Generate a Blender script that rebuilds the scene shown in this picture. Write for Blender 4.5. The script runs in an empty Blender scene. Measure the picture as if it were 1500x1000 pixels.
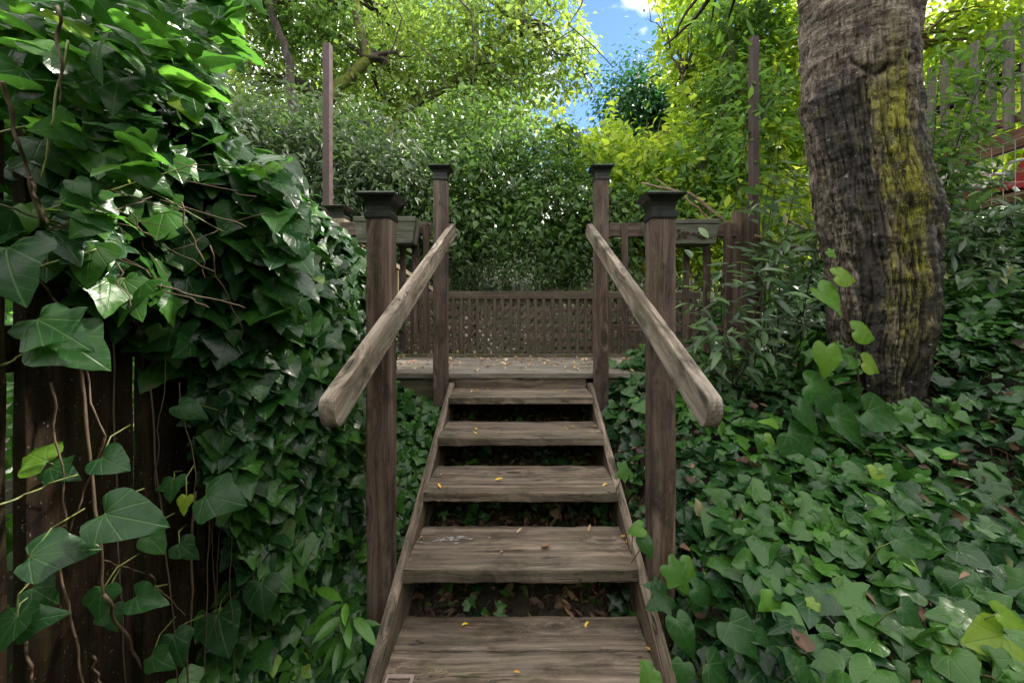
import bpy, bmesh, math, random
import numpy as np
from mathutils import Vector, Matrix, noise
random.seed(7); RNG = np.random.default_rng(7)
R = math.radians
SC = bpy.context.scene
COL = SC.collection

# ------------------------------------------------------------------ camera
F = 600.0; PX, PY = 763.0, 450.0; EYE = 1.5     # photo is 1500 px wide
cd = bpy.data.cameras.new('camera'); cam = bpy.data.objects.new('camera', cd); COL.objects.link(cam)
cd.sensor_width = 36; cd.lens = 36*F/1500; cd.clip_start = .02; cd.clip_end = 2000
cam.location = (0, 0, EYE); cam.rotation_euler = (R(90), 0, 0)
cd.shift_x = (750-PX)/1500; cd.shift_y = -(500-PY)/1500
SC.camera = cam
def at(px, py, d):                    # photo pixel at distance d -> world point
    return Vector(((px-PX)*d/F, d, EYE+(PY-py)*d/F))

# ------------------------------------------------------------------ world, sun, exposure
SUN_EL, SUN_AZ = 52, 62              # azimuth from +Y towards +X
w = bpy.data.worlds.new('World'); SC.world = w; w.use_nodes = True
nt = w.node_tree; nt.nodes.clear()
def N(nt, typ, **kw):
    n = nt.nodes.new(typ)
    for k, v in kw.items():
        if k in n.inputs: n.inputs[k].default_value = v
        else: setattr(n, k, v)
    return n
out = N(nt, 'ShaderNodeOutputWorld'); bg = N(nt, 'ShaderNodeBackground')
sky = N(nt, 'ShaderNodeTexSky', sky_type='NISHITA', sun_disc=False, sun_elevation=R(SUN_EL), sun_rotation=R(SUN_AZ),
        air_density=.75, dust_density=.1, ozone_density=7.0)
tc = N(nt, 'ShaderNodeTexCoord')
mp = N(nt, 'ShaderNodeMapping'); mp.inputs['Scale'].default_value = (1, 1, 2.2)
ns = N(nt, 'ShaderNodeTexNoise', Scale=3.4, Detail=7.0, Roughness=.55)
rp = N(nt, 'ShaderNodeValToRGB'); rp.color_ramp.elements[0].position = .40; rp.color_ramp.elements[1].position = .56
# the cloud sheet opens in one place: a blue hole above the deck
dp = N(nt, 'ShaderNodeVectorMath', operation='DISTANCE'); dp.inputs[1].default_value = (.24, .80, .53)
hole = N(nt, 'ShaderNodeMapRange'); hole.inputs[1].default_value = .22; hole.inputs[2].default_value = .6; hole.inputs[3].default_value = -.13; hole.inputs[4].default_value = .17
nt.links.new(tc.outputs['Generated'], dp.inputs[0]); nt.links.new(dp.outputs['Value'], hole.inputs[0])
cadd = N(nt, 'ShaderNodeMath', operation='ADD'); nt.links.new(hole.outputs[0], cadd.inputs[1])
mx = N(nt, 'ShaderNodeMix', data_type='RGBA')
mx.inputs[7].default_value = (10.6, 10.3, 9.9, 1)
nt.links.new(tc.outputs['Generated'], mp.inputs[0]); nt.links.new(mp.outputs[0], ns.inputs['Vector'])
nt.links.new(ns.outputs[0], cadd.inputs[0]); nt.links.new(cadd.outputs[0], rp.inputs[0]); nt.links.new(rp.outputs[0], mx.inputs[0])
nt.links.new(sky.outputs[0], mx.inputs[6]); nt.links.new(mx.outputs[2], bg.inputs[0])
bg.inputs[1].default_value = .13
nt.links.new(bg.outputs[0], out.inputs[0])
sd = bpy.data.lights.new('sun', 'SUN'); sun = bpy.data.objects.new('sun', sd); COL.objects.link(sun)
sd.energy = 5.0; sd.angle = R(3.0); sd.color = (1, .93, .82)
sv = Vector((math.sin(R(SUN_AZ))*math.cos(R(SUN_EL)), math.cos(R(SUN_AZ))*math.cos(R(SUN_EL)), math.sin(R(SUN_EL))))
sun.rotation_euler = sv.to_track_quat('Z', 'Y').to_euler(); sun.location = sv*30
SC.view_settings.view_transform = 'Standard'; SC.view_settings.look = 'None'
SC.view_settings.gamma = 1; SC.view_settings.exposure = 1.45
SC.cycles.max_bounces = 8; SC.cycles.transparent_max_bounces = 4

# ------------------------------------------------------------------ object helpers
def tag(o, label=None, cat=None, group=None, kind=None):
    if label: o['label'] = label
    if cat: o['category'] = cat
    if group: o['group'] = group
    if kind: o['kind'] = kind
    return o
def empty(name, loc=(0, 0, 0), **kw):
    o = bpy.data.objects.new(name, None); COL.objects.link(o); o.location = loc; o.empty_display_size = .1
    return tag(o, **kw)
def link(name, me, mat, parent=None, M=None, smooth=False, **kw):
    o = bpy.data.objects.new(name, me); COL.objects.link(o)
    if mat: me.materials.append(mat)
    if smooth and len(me.polygons): me.polygons.foreach_set('use_smooth', [True]*len(me.polygons))
    if M is not None: o.matrix_world = M
    if parent is not None:
        o.parent = parent
        pm = Matrix.Translation(parent.location) if parent.parent is None and parent.type == 'EMPTY' else parent.matrix_basis
        w_ = parent
        chain = Matrix.Identity(4)
        while w_ is not None:
            chain = w_.matrix_basis @ chain; w_ = w_.parent
        o.matrix_basis = chain.inverted() @ (M if M is not None else Matrix.Identity(4))
    return tag(o, **kw)
def mesh(verts, faces, name='m'):
    me = bpy.data.meshes.new(name); me.from_pydata([tuple(v) for v in verts], [], faces); me.update(); return me

def plank_geo(L, W, T, r=.004, seg=None, jit=.0009, seed=0, round_start=False, off=(0, 0, 0), bow=0.0):
    """board along local X, width Y, thickness Z, centred; rounded section, slightly uneven"""
    seg = seg or max(2, int(L/.06))
    a, b = W/2, T/2
    r = min(r, a*.45, b*.45)
    sec = []
    for cx, cy, s in ((a-r, b-r, 0), (-a+r, b-r, 90), (-a+r, -b+r, 180), (a-r, -b+r, 270)):
        for k in (0, 45, 90):
            an = R(s+k); sec.append((cx+r*math.cos(an), cy+r*math.sin(an)))
    n = len(sec); V = []; Fc = []
    for i in range(seg+1):
        x = -L/2+L*i/seg
        for j, (y, z) in enumerate(sec):
            q = noise.noise(Vector((x*9+seed*3.1, y*30, z*30)))*jit*1.5+noise.noise(Vector((x*40+seed, y*60, z*60)))*jit
            l = math.hypot(y, z) or 1
            xx = x
            if round_start and i <= 0: pass
            V.append((xx+off[0], y+y/l*q*2+off[1], z+z/l*q*2+off[2]+bow*(1-(2*x/L)**2)))
    for i in range(seg):
        for j in range(n):
            Fc.append((i*n+j, (i+1)*n+j, (i+1)*n+(j+1) % n, i*n+(j+1) % n))
    Fc.append(tuple(range(n))); Fc.append(tuple(seg*n+j for j in reversed(range(n))))
    return V, Fc
def merge(geos):
    V = []; Fc = []
    for v, f in geos:
        o = len(V); V += v; Fc += [tuple(i+o for i in q) for q in f]
    return V, Fc
def frame(a, b, up=Vector((0, 0, 1))):
    """matrix whose X runs a->b, origin in the middle, Z near up"""
    x = (b-a).normalized(); y = up.cross(x)
    if y.length < 1e-4: y = Vector((0, 1, 0)).cross(x)
    y.normalize(); z = x.cross(y)
    M = Matrix((x, y, z)).transposed().to_4x4(); M.translation = (a+b)/2
    return M
SEED = [0]
def board(name, a, b, W, T, mat, parent=None, up=Vector((0, 0, 1)), r=.004, jit=.0009, **kw):
    a = Vector(a); b = Vector(b); SEED[0] += 1
    v, f = plank_geo((b-a).length, W, T, r=r, seed=SEED[0], jit=jit)
    return link(name, mesh(v, f), mat, parent, frame(a, b, up), smooth=False, **kw)
def tube_geo(pts, rad, n=6):
    pts = [Vector(p) for p in pts]; V = []; Fc = []
    if not hasattr(rad, '__len__'): rad = [rad]*len(pts)
    nrm = None
    for i, p in enumerate(pts):
        t = (pts[min(i+1, len(pts)-1)]-pts[max(i-1, 0)]).normalized()
        if nrm is None: nrm = t.orthogonal().normalized()
        nrm = (nrm-t*nrm.dot(t)).normalized(); bn = t.cross(nrm)
        for k in range(n):
            an = 2*math.pi*k/n; V.append(p+(nrm*math.cos(an)+bn*math.sin(an))*rad[i])
    for i in range(len(pts)-1):
        for k in range(n):
            Fc.append((i*n+k, i*n+(k+1) % n, (i+1)*n+(k+1) % n, (i+1)*n+k))
    Fc.append(tuple(reversed(range(n)))); Fc.append(tuple((len(pts)-1)*n+k for k in range(n)))
    return V, Fc

# ------------------------------------------------------------------ materials
def mat(name):
    m = bpy.data.materials.new(name); m.use_nodes = True; m.node_tree.nodes.clear(); return m
def L_(nt, a, b): nt.links.new(a, b)
def ramp(nt, fac, stops, interp='LINEAR'):
    n = N(nt, 'ShaderNodeValToRGB'); e = n.color_ramp.elements; n.color_ramp.interpolation = interp
    while len(e) < len(stops): e.new(.5)
    for q, (p, c) in zip(e, stops):
        q.position = p; q.color = (c, c, c, 1) if isinstance(c, (int, float)) else (*c, 1)
    L_(nt, fac, n.inputs[0]); return n.outputs[0]
def mixc(nt, fac, a, b, mode='MIX'):
    n = N(nt, 'ShaderNodeMix', data_type='RGBA', blend_type=mode)
    for s, i in ((fac, 0), (a, 6), (b, 7)):
        if isinstance(s, (int, float)): n.inputs[i].default_value = s
        elif isinstance(s, tuple): n.inputs[i].default_value = (*s, 1)
        else: L_(nt, s, n.inputs[i])
    return n.outputs[2]
def math_(nt, op, a, b=None, c=None, clamp=False):
    n = N(nt, 'ShaderNodeMath', operation=op, use_clamp=clamp)
    for i, s in enumerate((a, b, c)):
        if s is None: continue
        if isinstance(s, (int, float)): n.inputs[i].default_value = s
        else: L_(nt, s, n.inputs[i])
    return n.outputs[0]
def noi(nt, vec, scale, detail=4, rough=.55, dist=0.):
    n = N(nt, 'ShaderNodeTexNoise', Scale=scale, Detail=float(detail), Roughness=rough, Distortion=dist)
    L_(nt, vec, n.inputs['Vector']); return n.outputs[0]
def scl(nt, vec, s, loc=(0, 0, 0)):
    n = N(nt, 'ShaderNodeMapping'); n.inputs['Scale'].default_value = s; n.inputs['Location'].default_value = loc
    L_(nt, vec, n.inputs[0]); return n.outputs[0]

def wood(name, dark, mid, light, grey, grey_amt=.5, moss=0., rough=.75, stain=.5, bump=.6, knots=True, cracks=.5, spec=.35):
    m = mat(name); nt = m.node_tree
    o = N(nt, 'ShaderNodeOutputMaterial'); p = N(nt, 'ShaderNodeBsdfPrincipled'); L_(nt, p.outputs[0], o.inputs[0])
    tcn = N(nt, 'ShaderNodeTexCoord'); oi = N(nt, 'ShaderNodeObjectInfo')
    va = N(nt, 'ShaderNodeVectorMath', operation='SCALE'); va.inputs[0].default_value = (31, 17, 23); L_(nt, oi.outputs['Random'], va.inputs['Scale'])
    vb = N(nt, 'ShaderNodeVectorMath', operation='ADD'); L_(nt, tcn.outputs['Object'], vb.inputs[0]); L_(nt, va.outputs[0], vb.inputs[1])
    base = vb.outputs[0]
    # warp
    wn = N(nt, 'ShaderNodeTexNoise', Scale=2.2, Detail=3.0); L_(nt, scl(nt, base, (1, 4, 4)), wn.inputs['Vector'])
    wv = N(nt, 'ShaderNodeVectorMath', operation='MULTIPLY_ADD'); L_(nt, wn.outputs['Color'], wv.inputs[0])
    wv.inputs[1].default_value = (.02, .045, .045); L_(nt, base, wv.inputs[2]); v = wv.outputs[0]
    # knots push the grain aside
    vo = N(nt, 'ShaderNodeTexVoronoi', Scale=1.0, feature='F1'); L_(nt, scl(nt, base, (2.6, 7, 7)), vo.inputs['Vector'])
    kd = vo.outputs['Distance']
    kn = ramp(nt, kd, [(.06, 1), (.16, .55), (.34, 0)])
    rings = N(nt, 'ShaderNodeTexNoise', Scale=1.0, Detail=2.0, Roughness=.5)
    kv = N(nt, 'ShaderNodeVectorMath', operation='MULTIPLY_ADD')
    cc = N(nt, 'ShaderNodeCombineXYZ'); L_(nt, kn, cc.inputs[1]); L_(nt, kn, cc.inputs[2])
    L_(nt, cc.outputs[0], kv.inputs[0]); kv.inputs[1].default_value = (.05, .05, .05) if knots else (0, 0, 0); L_(nt, v, kv.inputs[2]); v = kv.outputs[0]
    L_(nt, scl(nt, v, (1.2, 42, 42)), rings.inputs['Vector'])
    g1 = rings.outputs[0]
    g2 = noi(nt, scl(nt, v, (5, 190, 190)), 1, 3, .6)
    big = noi(nt, scl(nt, base, (2.2, 6, 6)), 1, 5, .6, .6)
    blot = noi(nt, scl(nt, base, (5, 11, 11)), 1, 6, .65, .3)
    gr = math_(nt, 'ADD', math_(nt, 'MULTIPLY', g1, .62), math_(nt, 'MULTIPLY', g2, .38))
    col = ramp(nt, gr, [(.34, dark), (.50, mid), (.66, light)])
    gf = ramp(nt, big, [(.38, 0), (.62, 1)])
    gcol = mixc(nt, ramp(nt, gr, [(.36, 0), (.62, 1)]), tuple(c*.55 for c in grey), grey)
    col = mixc(nt, math_(nt, 'MULTIPLY', gf, grey_amt), col, gcol)
    # blotchy stains
    col = mixc(nt, math_(nt, 'MULTIPLY', ramp(nt, blot, [(.50, 0), (.66, 1)]), stain), col, tuple(c*.45 for c in dark))
    if knots:
        kk = ramp(nt, kd, [(.03, .85), (.085, .6), (.13, 0)])
        col = mixc(nt, kk, col, tuple(c*.4 for c in dark))
    # checks along the grain
    ck = noi(nt, scl(nt, v, (2.2, 34, 34), (3, 5, 9)), 1, 2, .5)
    ckl = ramp(nt, math_(nt, 'ABSOLUTE', math_(nt, 'SUBTRACT', ck, .5)), [(.004, 1), (.016, 0)])
    ckm = math_(nt, 'MULTIPLY', ckl, ramp(nt, noi(nt, scl(nt, base, (3, 9, 9), (7, 1, 2)), 1, 2), [(.5, 0), (.6, 1)]))
    col = mixc(nt, math_(nt, 'MULTIPLY', ckm, cracks), col, (.008, .006, .005))
    if moss > 0:
        mn = noi(nt, scl(nt, tcn.outputs['Object'], (6, 14, 14), (2, 2, 2)), 1, 7, .7)
        mf = math_(nt, 'MULTIPLY', ramp(nt, mn, [(.50, 0), (.68, 1)]), moss)
        col = mixc(nt, mf, col, (.07, .085, .018))
    # pale specks of lichen and grit
    sp = noi(nt, scl(nt, base, (1, 1, 1)), 170, 2, .5)
    col = mixc(nt, math_(nt, 'MULTIPLY', ramp(nt, sp, [(.68, 0), (.74, 1)]), .35), col, (.34, .32, .26))
    L_(nt, col, p.inputs['Base Color'])
    L_(nt, ramp(nt, blot, [(.3, max(0, rough-.2)), (.7, min(1, rough+.12))]), p.inputs['Roughness'])
    p.inputs['Specular IOR Level'].default_value = spec
    h = math_(nt, 'SUBTRACT', math_(nt, 'ADD', math_(nt, 'MULTIPLY', g1, .7), math_(nt, 'MULTIPLY', g2, .5)), math_(nt, 'MULTIPLY', ckm, .9))
    b = N(nt, 'ShaderNodeBump', Strength=bump, Distance=.004); L_(nt, h, b.inputs['Height']); L_(nt, b.outputs[0], p.inputs['Normal'])
    return m

W_STEP = wood('weathered_step_wood', (.028, .018, .012), (.112, .079, .057), (.26, .20, .155), (.17, .140, .116), .55, moss=.25, stain=.6, bump=1.0, cracks=1.0)
W_POST = wood('brown_post_wood', (.026, .013, .010), (.072, .042, .032), (.19, .128, .105), (.135, .10, .095), .55, moss=.22, stain=.8, cracks=.6)
W_RAIL = wood('sunbleached_rail_wood', (.060, .040, .028), (.185, .142, .110), (.37, .30, .24), (.27, .235, .205), .65, moss=.1, stain=.9, bump=1.0, cracks=1.0)
W_LATT = wood('lattice_wood', (.030, .019, .014), (.070, .046, .035), (.12, .084, .068), (.095, .078, .066), .5, moss=.35, stain=.3, knots=False, cracks=.2)
W_DECK = wood('deck_wood', (.07, .058, .047), (.14, .118, .10), (.24, .21, .18), (.21, .19, .17), .8, moss=.15, stain=.3, cracks=.6)
W_FASC = wood('mossy_fascia_wood', (.04, .03, .02), (.10, .078, .05), (.16, .13, .09), (.13, .12, .09), .6, moss=.75, stain=.5)
W_FENCE = wood('dark_fence_wood', (.005, .0027, .0017), (.015, .0085, .005), (.034, .020, .011), (.021, .015, .010), .25, moss=.12, stain=.5, rough=.85, cracks=.8, spec=.12)
W_GREY = wood('grey_planter_wood', (.035, .035, .026), (.085, .085, .064), (.14, .14, .11), (.115, .12, .095), .8, moss=.3, stain=.35)
W_TAN = wood('tan_railing_wood', (.12, .085, .05), (.22, .17, .11), (.32, .26, .18), (.26, .22, .17), .4, moss=.2, stain=.35)
W_PICK = wood('grey_picket_wood', (.07, .055, .05), (.14, .115, .108), (.23, .20, .19), (.19, .17, .165), .7, moss=.1, stain=.2)
W_RED = wood('red_beam_wood', (.07, .03, .02), (.17, .08, .05), (.26, .14, .10), (.2, .13, .1), .3, moss=.1, stain=.4)

def plain(name, col, rough=.5, metal=0., spec=.5, var=.25, nscale=30, bump=.1):
    m = mat(name); nt = m.node_tree
    o = N(nt, 'ShaderNodeOutputMaterial'); p = N(nt, 'ShaderNodeBsdfPrincipled'); L_(nt, p.outputs[0], o.inputs[0])
    tcn = N(nt, 'ShaderNodeTexCoord'); n = noi(nt, tcn.outputs['Object'], nscale, 5, .6)
    L_(nt, mixc(nt, n, tuple(c*(1-var) for c in col), tuple(min(1, c*(1+var)) for c in col)), p.inputs['Base Color'])
    L_(nt, ramp(nt, n, [(.3, max(.05, rough-.12)), (.7, min(1, rough+.12))]), p.inputs['Roughness'])
    p.inputs['Metallic'].default_value = metal; p.inputs['Specular IOR Level'].default_value = spec
    b = N(nt, 'ShaderNodeBump', Strength=bump, Distance=.003); L_(nt, n, b.inputs['Height']); L_(nt, b.outputs[0], p.inputs['Normal'])
    return m
M_CAP = plain('black_cap_metal', (.018, .019, .021), .38, .3, .5, .5, 40)
M_CAPF = plain('black_cap_panel', (.05, .055, .05), .25, .2, .6, .4, 25)
M_POLE = plain('brown_painted_steel', (.062, .038, .040), .55, 0, .4, .35, 18, .2)
M_NAIL = plain('nail_metal', (.22, .21, .2), .5, .6)
M_PLATE = plain('rusty_plate', (.30, .22, .2), .6, .3, .4, .4)
M_STEM = plain('ivy_stem', (.07, .048, .030), .7, 0, .3, .45, 60, .3)
M_STEMG = plain('green_stem', (.12, .14, .04), .5, 0, .4, .4, 60, .2)
M_TWIG = plain('thin_branch', (.055, .045, .036), .85, 0, .2, .5, 20, .3)
M_REDCLOTH = plain('red_cloth', (.34, .04, .05), .8, 0, .2, .2)
M_WHITE = plain('white_tube', (.75, .77, .82), .35, 0, .5, .08)
M_WIRE = plain('galvanised_wire', (.42, .45, .46), .4, .5)

def leafmat(name, stops, gloss=.32, trans=.3, tcol=(.25, .5, .04), veins=True, vcol=(.16, .24, .08), spec=.5, mottle=.3, spots=0.):
    m = mat(name); nt = m.node_tree
    o = N(nt, 'ShaderNodeOutputMaterial'); p = N(nt, 'ShaderNodeBsdfPrincipled')
    at_ = N(nt, 'ShaderNodeAttribute', attribute_name='rnd'); rnd = at_.outputs['Fac']
    tcn = N(nt, 'ShaderNodeTexCoord')
    col = ramp(nt, rnd, stops)
    n = noi(nt, tcn.outputs['Object'], 45, 4, .6)
    col = mixc(nt, mottle, col, mixc(nt, n, (.35, .35, .35), (1.6, 1.6, 1.6)), 'MULTIPLY')
    ht = None
    if veins:
        uv = N(nt, 'ShaderNodeUVMap'); sx = N(nt, 'ShaderNodeSeparateXYZ'); L_(nt, uv.outputs[0], sx.inputs[0])
        x = math_(nt, 'ABSOLUTE', math_(nt, 'SUBTRACT', sx.outputs[0], .5)); y = math_(nt, 'SUBTRACT', sx.outputs[1], .2)
        r = math_(nt, 'SQRT', math_(nt, 'ADD', math_(nt, 'MULTIPLY', x, x), math_(nt, 'MULTIPLY', y, y)))
        an = math_(nt, 'ARCTAN2', x, y)
        ds = None
        for a0 in (0, .62, 1.25, 2.0):
            d = math_(nt, 'MULTIPLY', math_(nt, 'ABSOLUTE', math_(nt, 'SUBTRACT', an, a0)), r)
            ds = d if ds is None else math_(nt, 'MINIMUM', ds, d)
        # side veins off the midrib
        sv_ = math_(nt, 'ABSOLUTE', math_(nt, 'SUBTRACT', math_(nt, 'FRACT', math_(nt, 'MULTIPLY', math_(nt, 'SUBTRACT', y, math_(nt, 'MULTIPLY', x, .8)), 7.5)), .5))
        vm = ramp(nt, ds, [(.004, 1), (.013, 0)])
        vs = math_(nt, 'MULTIPLY', ramp(nt, sv_, [(.0, 1), (.07, 0)]), .35)
        vv = math_(nt, 'MAXIMUM', vm, vs)
        col = mixc(nt, math_(nt, 'MULTIPLY', vv, .33), col, vcol)
        ht = math_(nt, 'SUBTRACT', math_(nt, 'MULTIPLY', n, .3), vv)
    if spots > 0:
        s2 = noi(nt, tcn.outputs['Object'], 160, 3, .6)
        col = mixc(nt, math_(nt, 'MULTIPLY', ramp(nt, s2, [(.66, 0), (.7, 1)]), spots), col, (.12, .08, .03))
    geo = N(nt, 'ShaderNodeNewGeometry')
    # underside is paler and duller: a property of ivy leaves
    colb = mixc(nt, geo.outputs['Backfacing'], col, mixc(nt, .5, col, (.10, .16, .05)))
    L_(nt, colb, p.inputs['Base Color'])
    L_(nt, ramp(nt, n, [(.3, gloss-.08), (.7, gloss+.14)]), p.inputs['Roughness'])
    p.inputs['Specular IOR Level'].default_value = spec
    if ht is not None:
        b = N(nt, 'ShaderNodeBump', Strength=.3, Distance=.002); L_(nt, ht, b.inputs['Height']); L_(nt, b.outputs[0], p.inputs['Normal'])
    t = N(nt, 'ShaderNodeBsdfTranslucent'); L_(nt, mixc(nt, .55, tcol, mixc(nt, 1.0, col, (3, 3, 3), 'MULTIPLY')), t.inputs[0])
    ms = N(nt, 'ShaderNodeMixShader'); ms.inputs[0].default_value = trans
    L_(nt, p.outputs[0], ms.inputs[1]); L_(nt, t.outputs[0], ms.inputs[2]); L_(nt, ms.outputs[0], o.inputs[0])
    return m
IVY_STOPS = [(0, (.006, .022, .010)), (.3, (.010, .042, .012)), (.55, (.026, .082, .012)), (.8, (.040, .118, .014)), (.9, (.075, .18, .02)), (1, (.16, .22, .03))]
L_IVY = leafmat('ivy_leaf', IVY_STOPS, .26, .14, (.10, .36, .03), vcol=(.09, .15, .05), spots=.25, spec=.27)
L_IVYH = leafmat('ivy_leaf_large', [(0, (.008, .028, .013)), (.4, (.014, .048, .016)), (.75, (.028, .092, .016)), (.92, (.08, .18, .02)), (1, (.20, .26, .025))], .26, .36, (.20, .56, .03), vcol=(.10, .17, .06), spots=.2, spec=.27)
L_OLE = leafmat('narrow_leaf', [(0, (.025, .052, .028)), (.5, (.048, .088, .042)), (.85, (.075, .15, .035)), (1, (.25, .22, .1))], .38, .25, (.2, .4, .06), veins=False)
def crownmat(name, a, b, c, trans=.4, tcol=(.3, .5, .04), gloss=.5):
    return leafmat(name, [(0, a), (.5, b), (1, c)], gloss, trans, tcol, veins=False, mottle=.2, spec=.35)
L_DARK = crownmat('dark_crown_leaf', (.018, .034, .018), (.040, .07, .032), (.085, .13, .05), .3, (.16, .3, .05))
L_MID = crownmat('mid_crown_leaf', (.022, .055, .016), (.060, .13, .026), (.13, .23, .04), .42, (.24, .44, .04))
L_LIME = crownmat('lime_crown_leaf', (.085, .16, .02), (.22, .32, .025), (.40, .46, .05), .5, (.5, .62, .05))
L_DEEP = crownmat('deep_crown_leaf', (.012, .06, .022), (.02, .09, .03), (.03, .12, .03), .25, (.08, .3, .05))
L_OLIVE = crownmat('olive_crown_leaf', (.045, .085, .022), (.11, .17, .032), (.22, .29, .05), .45, (.35, .5, .06))
L_LIT = leafmat('litter_leaf', [(0, (.018, .009, .005)), (.4, (.05, .024, .013)), (.75, (.11, .055, .030)), (1, (.22, .14, .09))], .6, .08, (.3, .15, .05), veins=False)
L_YEL = leafmat('yellow_leaf', [(0, (.34, .19, .07)), (.5, (.62, .34, .05)), (1, (.80, .55, .05))], .5, .15, (.7, .4, .05), veins=False, mottle=.4)
L_TAN = leafmat('tan_leaf', [(0, (.16, .08, .04)), (.5, (.38, .22, .11)), (1, (.55, .42, .26))], .6, .1, (.4, .25, .1), veins=False)

# ------------------------------------------------------------------ leaf templates (local Y = tip, Z = upper face)
def ivy_template(kind, n=9, fold=.18, droop=.25, twist=.0, seed=0, puff=.03):
    rs = random.Random(seed)
    if kind == 'lobed':
        ctrl = [(0, 0), (.10, -.10), (.26, -.17), (.43, -.10), (.47, .03), (.44, .14), (.58, .27), (.62, .36), (.46, .42), (.31, .50), (.24, .64), (.14, .83), (0, 1.02)]
    elif kind == 'star':
        ctrl = [(0, 0), (.12, -.06), (.30, -.20), (.42, -.22), (.36, -.04), (.38, .10), (.58, .26), (.70, .40), (.44, .40), (.25, .46), (.20, .62), (.12, .86), (0, 1.05)]
    elif kind == 'heart':
        ctrl = [(0, 0), (.10, -.13), (.27, -.20), (.43, -.12), (.50, .06), (.50, .24), (.42, .42), (.32, .58), (.22, .72), (.12, .87), (0, 1.02)]
    else:  # broad
        ctrl = [(0, 0), (.14, -.10), (.34, -.12), (.50, .02), (.56, .20), (.54, .32), (.42, .44), (.33, .56), (.24, .70), (.12, .88), (0, 1.0)]
    ctrl = [(max(0, x*(1+rs.uniform(-.08, .08))), y+rs.uniform(-.02, .02)) for x, y in ctrl]; ctrl[0] = (0, 0); ctrl[-1] = (0, ctrl[-1][1])
    # resample
    P = np.array(ctrl); seg = np.r_[0, np.cumsum(np.hypot(*np.diff(P, axis=0).T))]; t = np.linspace(0, seg[-1], n+1)
    ex = np.interp(t, seg, P[:, 0]); ey = np.interp(t, seg, P[:, 1])
    V = []; UV = []; Fc = []
    def z(x, y, lv):
        zz = fold*abs(x)-droop*max(y, 0)**2*.8-droop*.5*x*x+twist*x*y
        zz += puff*math.sin(abs(x)*9+y*6)*(1 if lv else .3)
        if lv == 2: zz -= .05*rs.random()*1.2
        return zz
    def add(x, y, lv):
        V.append((x, y, z(x, y, lv))); UV.append((x/1.5+.5, (y+.3)/1.5)); return len(V)-1
    rib = [add(0, max(0, i/n)*ctrl[-1][1], 0) for i in range(n+1)]
    for s in (1, -1):
        mid = [add(s*ex[i]*.52, (ey[i]*.55+rib_y*.45), 1) for i, rib_y in enumerate([k/n*ctrl[-1][1] for k in range(n+1)]) if 0 < i < n]
        edge = [add(s*ex[i], ey[i], 2) for i in range(1, n)]
        mid = [rib[0]]+mid+[rib[n]]; edge = [rib[0]]+edge+[rib[n]]
        for i in range(n):
            for A, B in ((rib, mid), (mid, edge)):
                q = [A[i], A[i+1], B[i+1], B[i]]
                u = []
                for k in q:
                    if k not in u: u.append(k)
                if len(u) >= 3: Fc.append(tuple(u if s < 0 else reversed(u)))
    UV2 = [((x)/1.5+.5, (y+.3)/1.5) for x, y, _ in V]
    return np.array(V, float), Fc, np.array(UV2)
def lance_template(wd=.2, n=4, droop=.3, fold=.25, seed=0, bend=0.):
    V = []; Fc = []
    for i in range(n+1):
        t = i/n; wv = wd*math.sin(math.pi*min(1, t*.93+.04))**.75*(1-.25*t)
        if i in (0, n): wv = .004
        zc = -droop*t*t; xb = bend*t*t
        V += [(-wv/2+xb, t, zc+fold*wv/2), (xb, t, zc), (wv/2+xb, t, zc+fold*wv/2)]
    for i in range(n):
        a = i*3
        Fc += [(a, a+1, a+4, a+3), (a+1, a+2, a+5, a+4)]
    V = np.array(V, float)
    return V, Fc, np.c_[V[:, 0]+.5, V[:, 1]]
def small_template(wd=.5, droop=.15, fold=.2):
    V = np.array([(0, 0, 0), (wd/2, .4, fold*wd/2), (0, 1, -droop), (-wd/2, .4, fold*wd/2), (0, .45, -droop*.2)], float)
    Fc = [(0, 1, 4), (1, 2, 4), (2, 3, 4), (3, 0, 4)]
    return V, Fc, np.c_[V[:, 0]+.5, V[:, 1]]
T_IVY = [ivy_template(k, 9, f, d, tw, s) for k, f, d, tw, s in (
    ('lobed', .15, .25, .1, 1), ('heart', .25, .35, -.1, 2), ('lobed', .05, .15, .2, 3), ('broad', .2, .45, .0, 4), ('heart', .05, .2, -.2, 5), ('star', .18, .3, .1, 6), ('broad', .35, .1, .25, 7))]
T_IVYH = [ivy_template(k, 16, f, d, tw, s, .018) for k, f, d, tw, s in (
    ('heart', .22, .30, .1, 11), ('broad', .12, .4, -.15, 12), ('heart', .35, .2, .2, 13), ('lobed', .15, .35, -.1, 14), ('broad', .28, .55, .1, 15), ('heart', .1, .5, -.25, 16))]
T_LANCE = [lance_template(.32, 5, .25, .4, bend=.05), lance_template(.27, 5, .5, .3, bend=-.12), lance_template(.38, 5, .1, .5, bend=.1), lance_template(.30, 5, -.15, .3)]
T_SMALL = [small_template(.5, .15, .3), small_template(.62, .3, .1), small_template(.4, .05, .5)]
T_NARROW = [small_template(.36, .2, .3), small_template(.30, .05, .5), small_template(.44, .35, .2)]
T_CURL = [ivy_template('heart', 6, .7, -.5, .4, 21, .05), lance_template(.4, 4, -.4, 1.0, bend=.2), lance_template(.35, 4, .5, .9, bend=-.2), small_template(.6, -.3, .7)]

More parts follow.
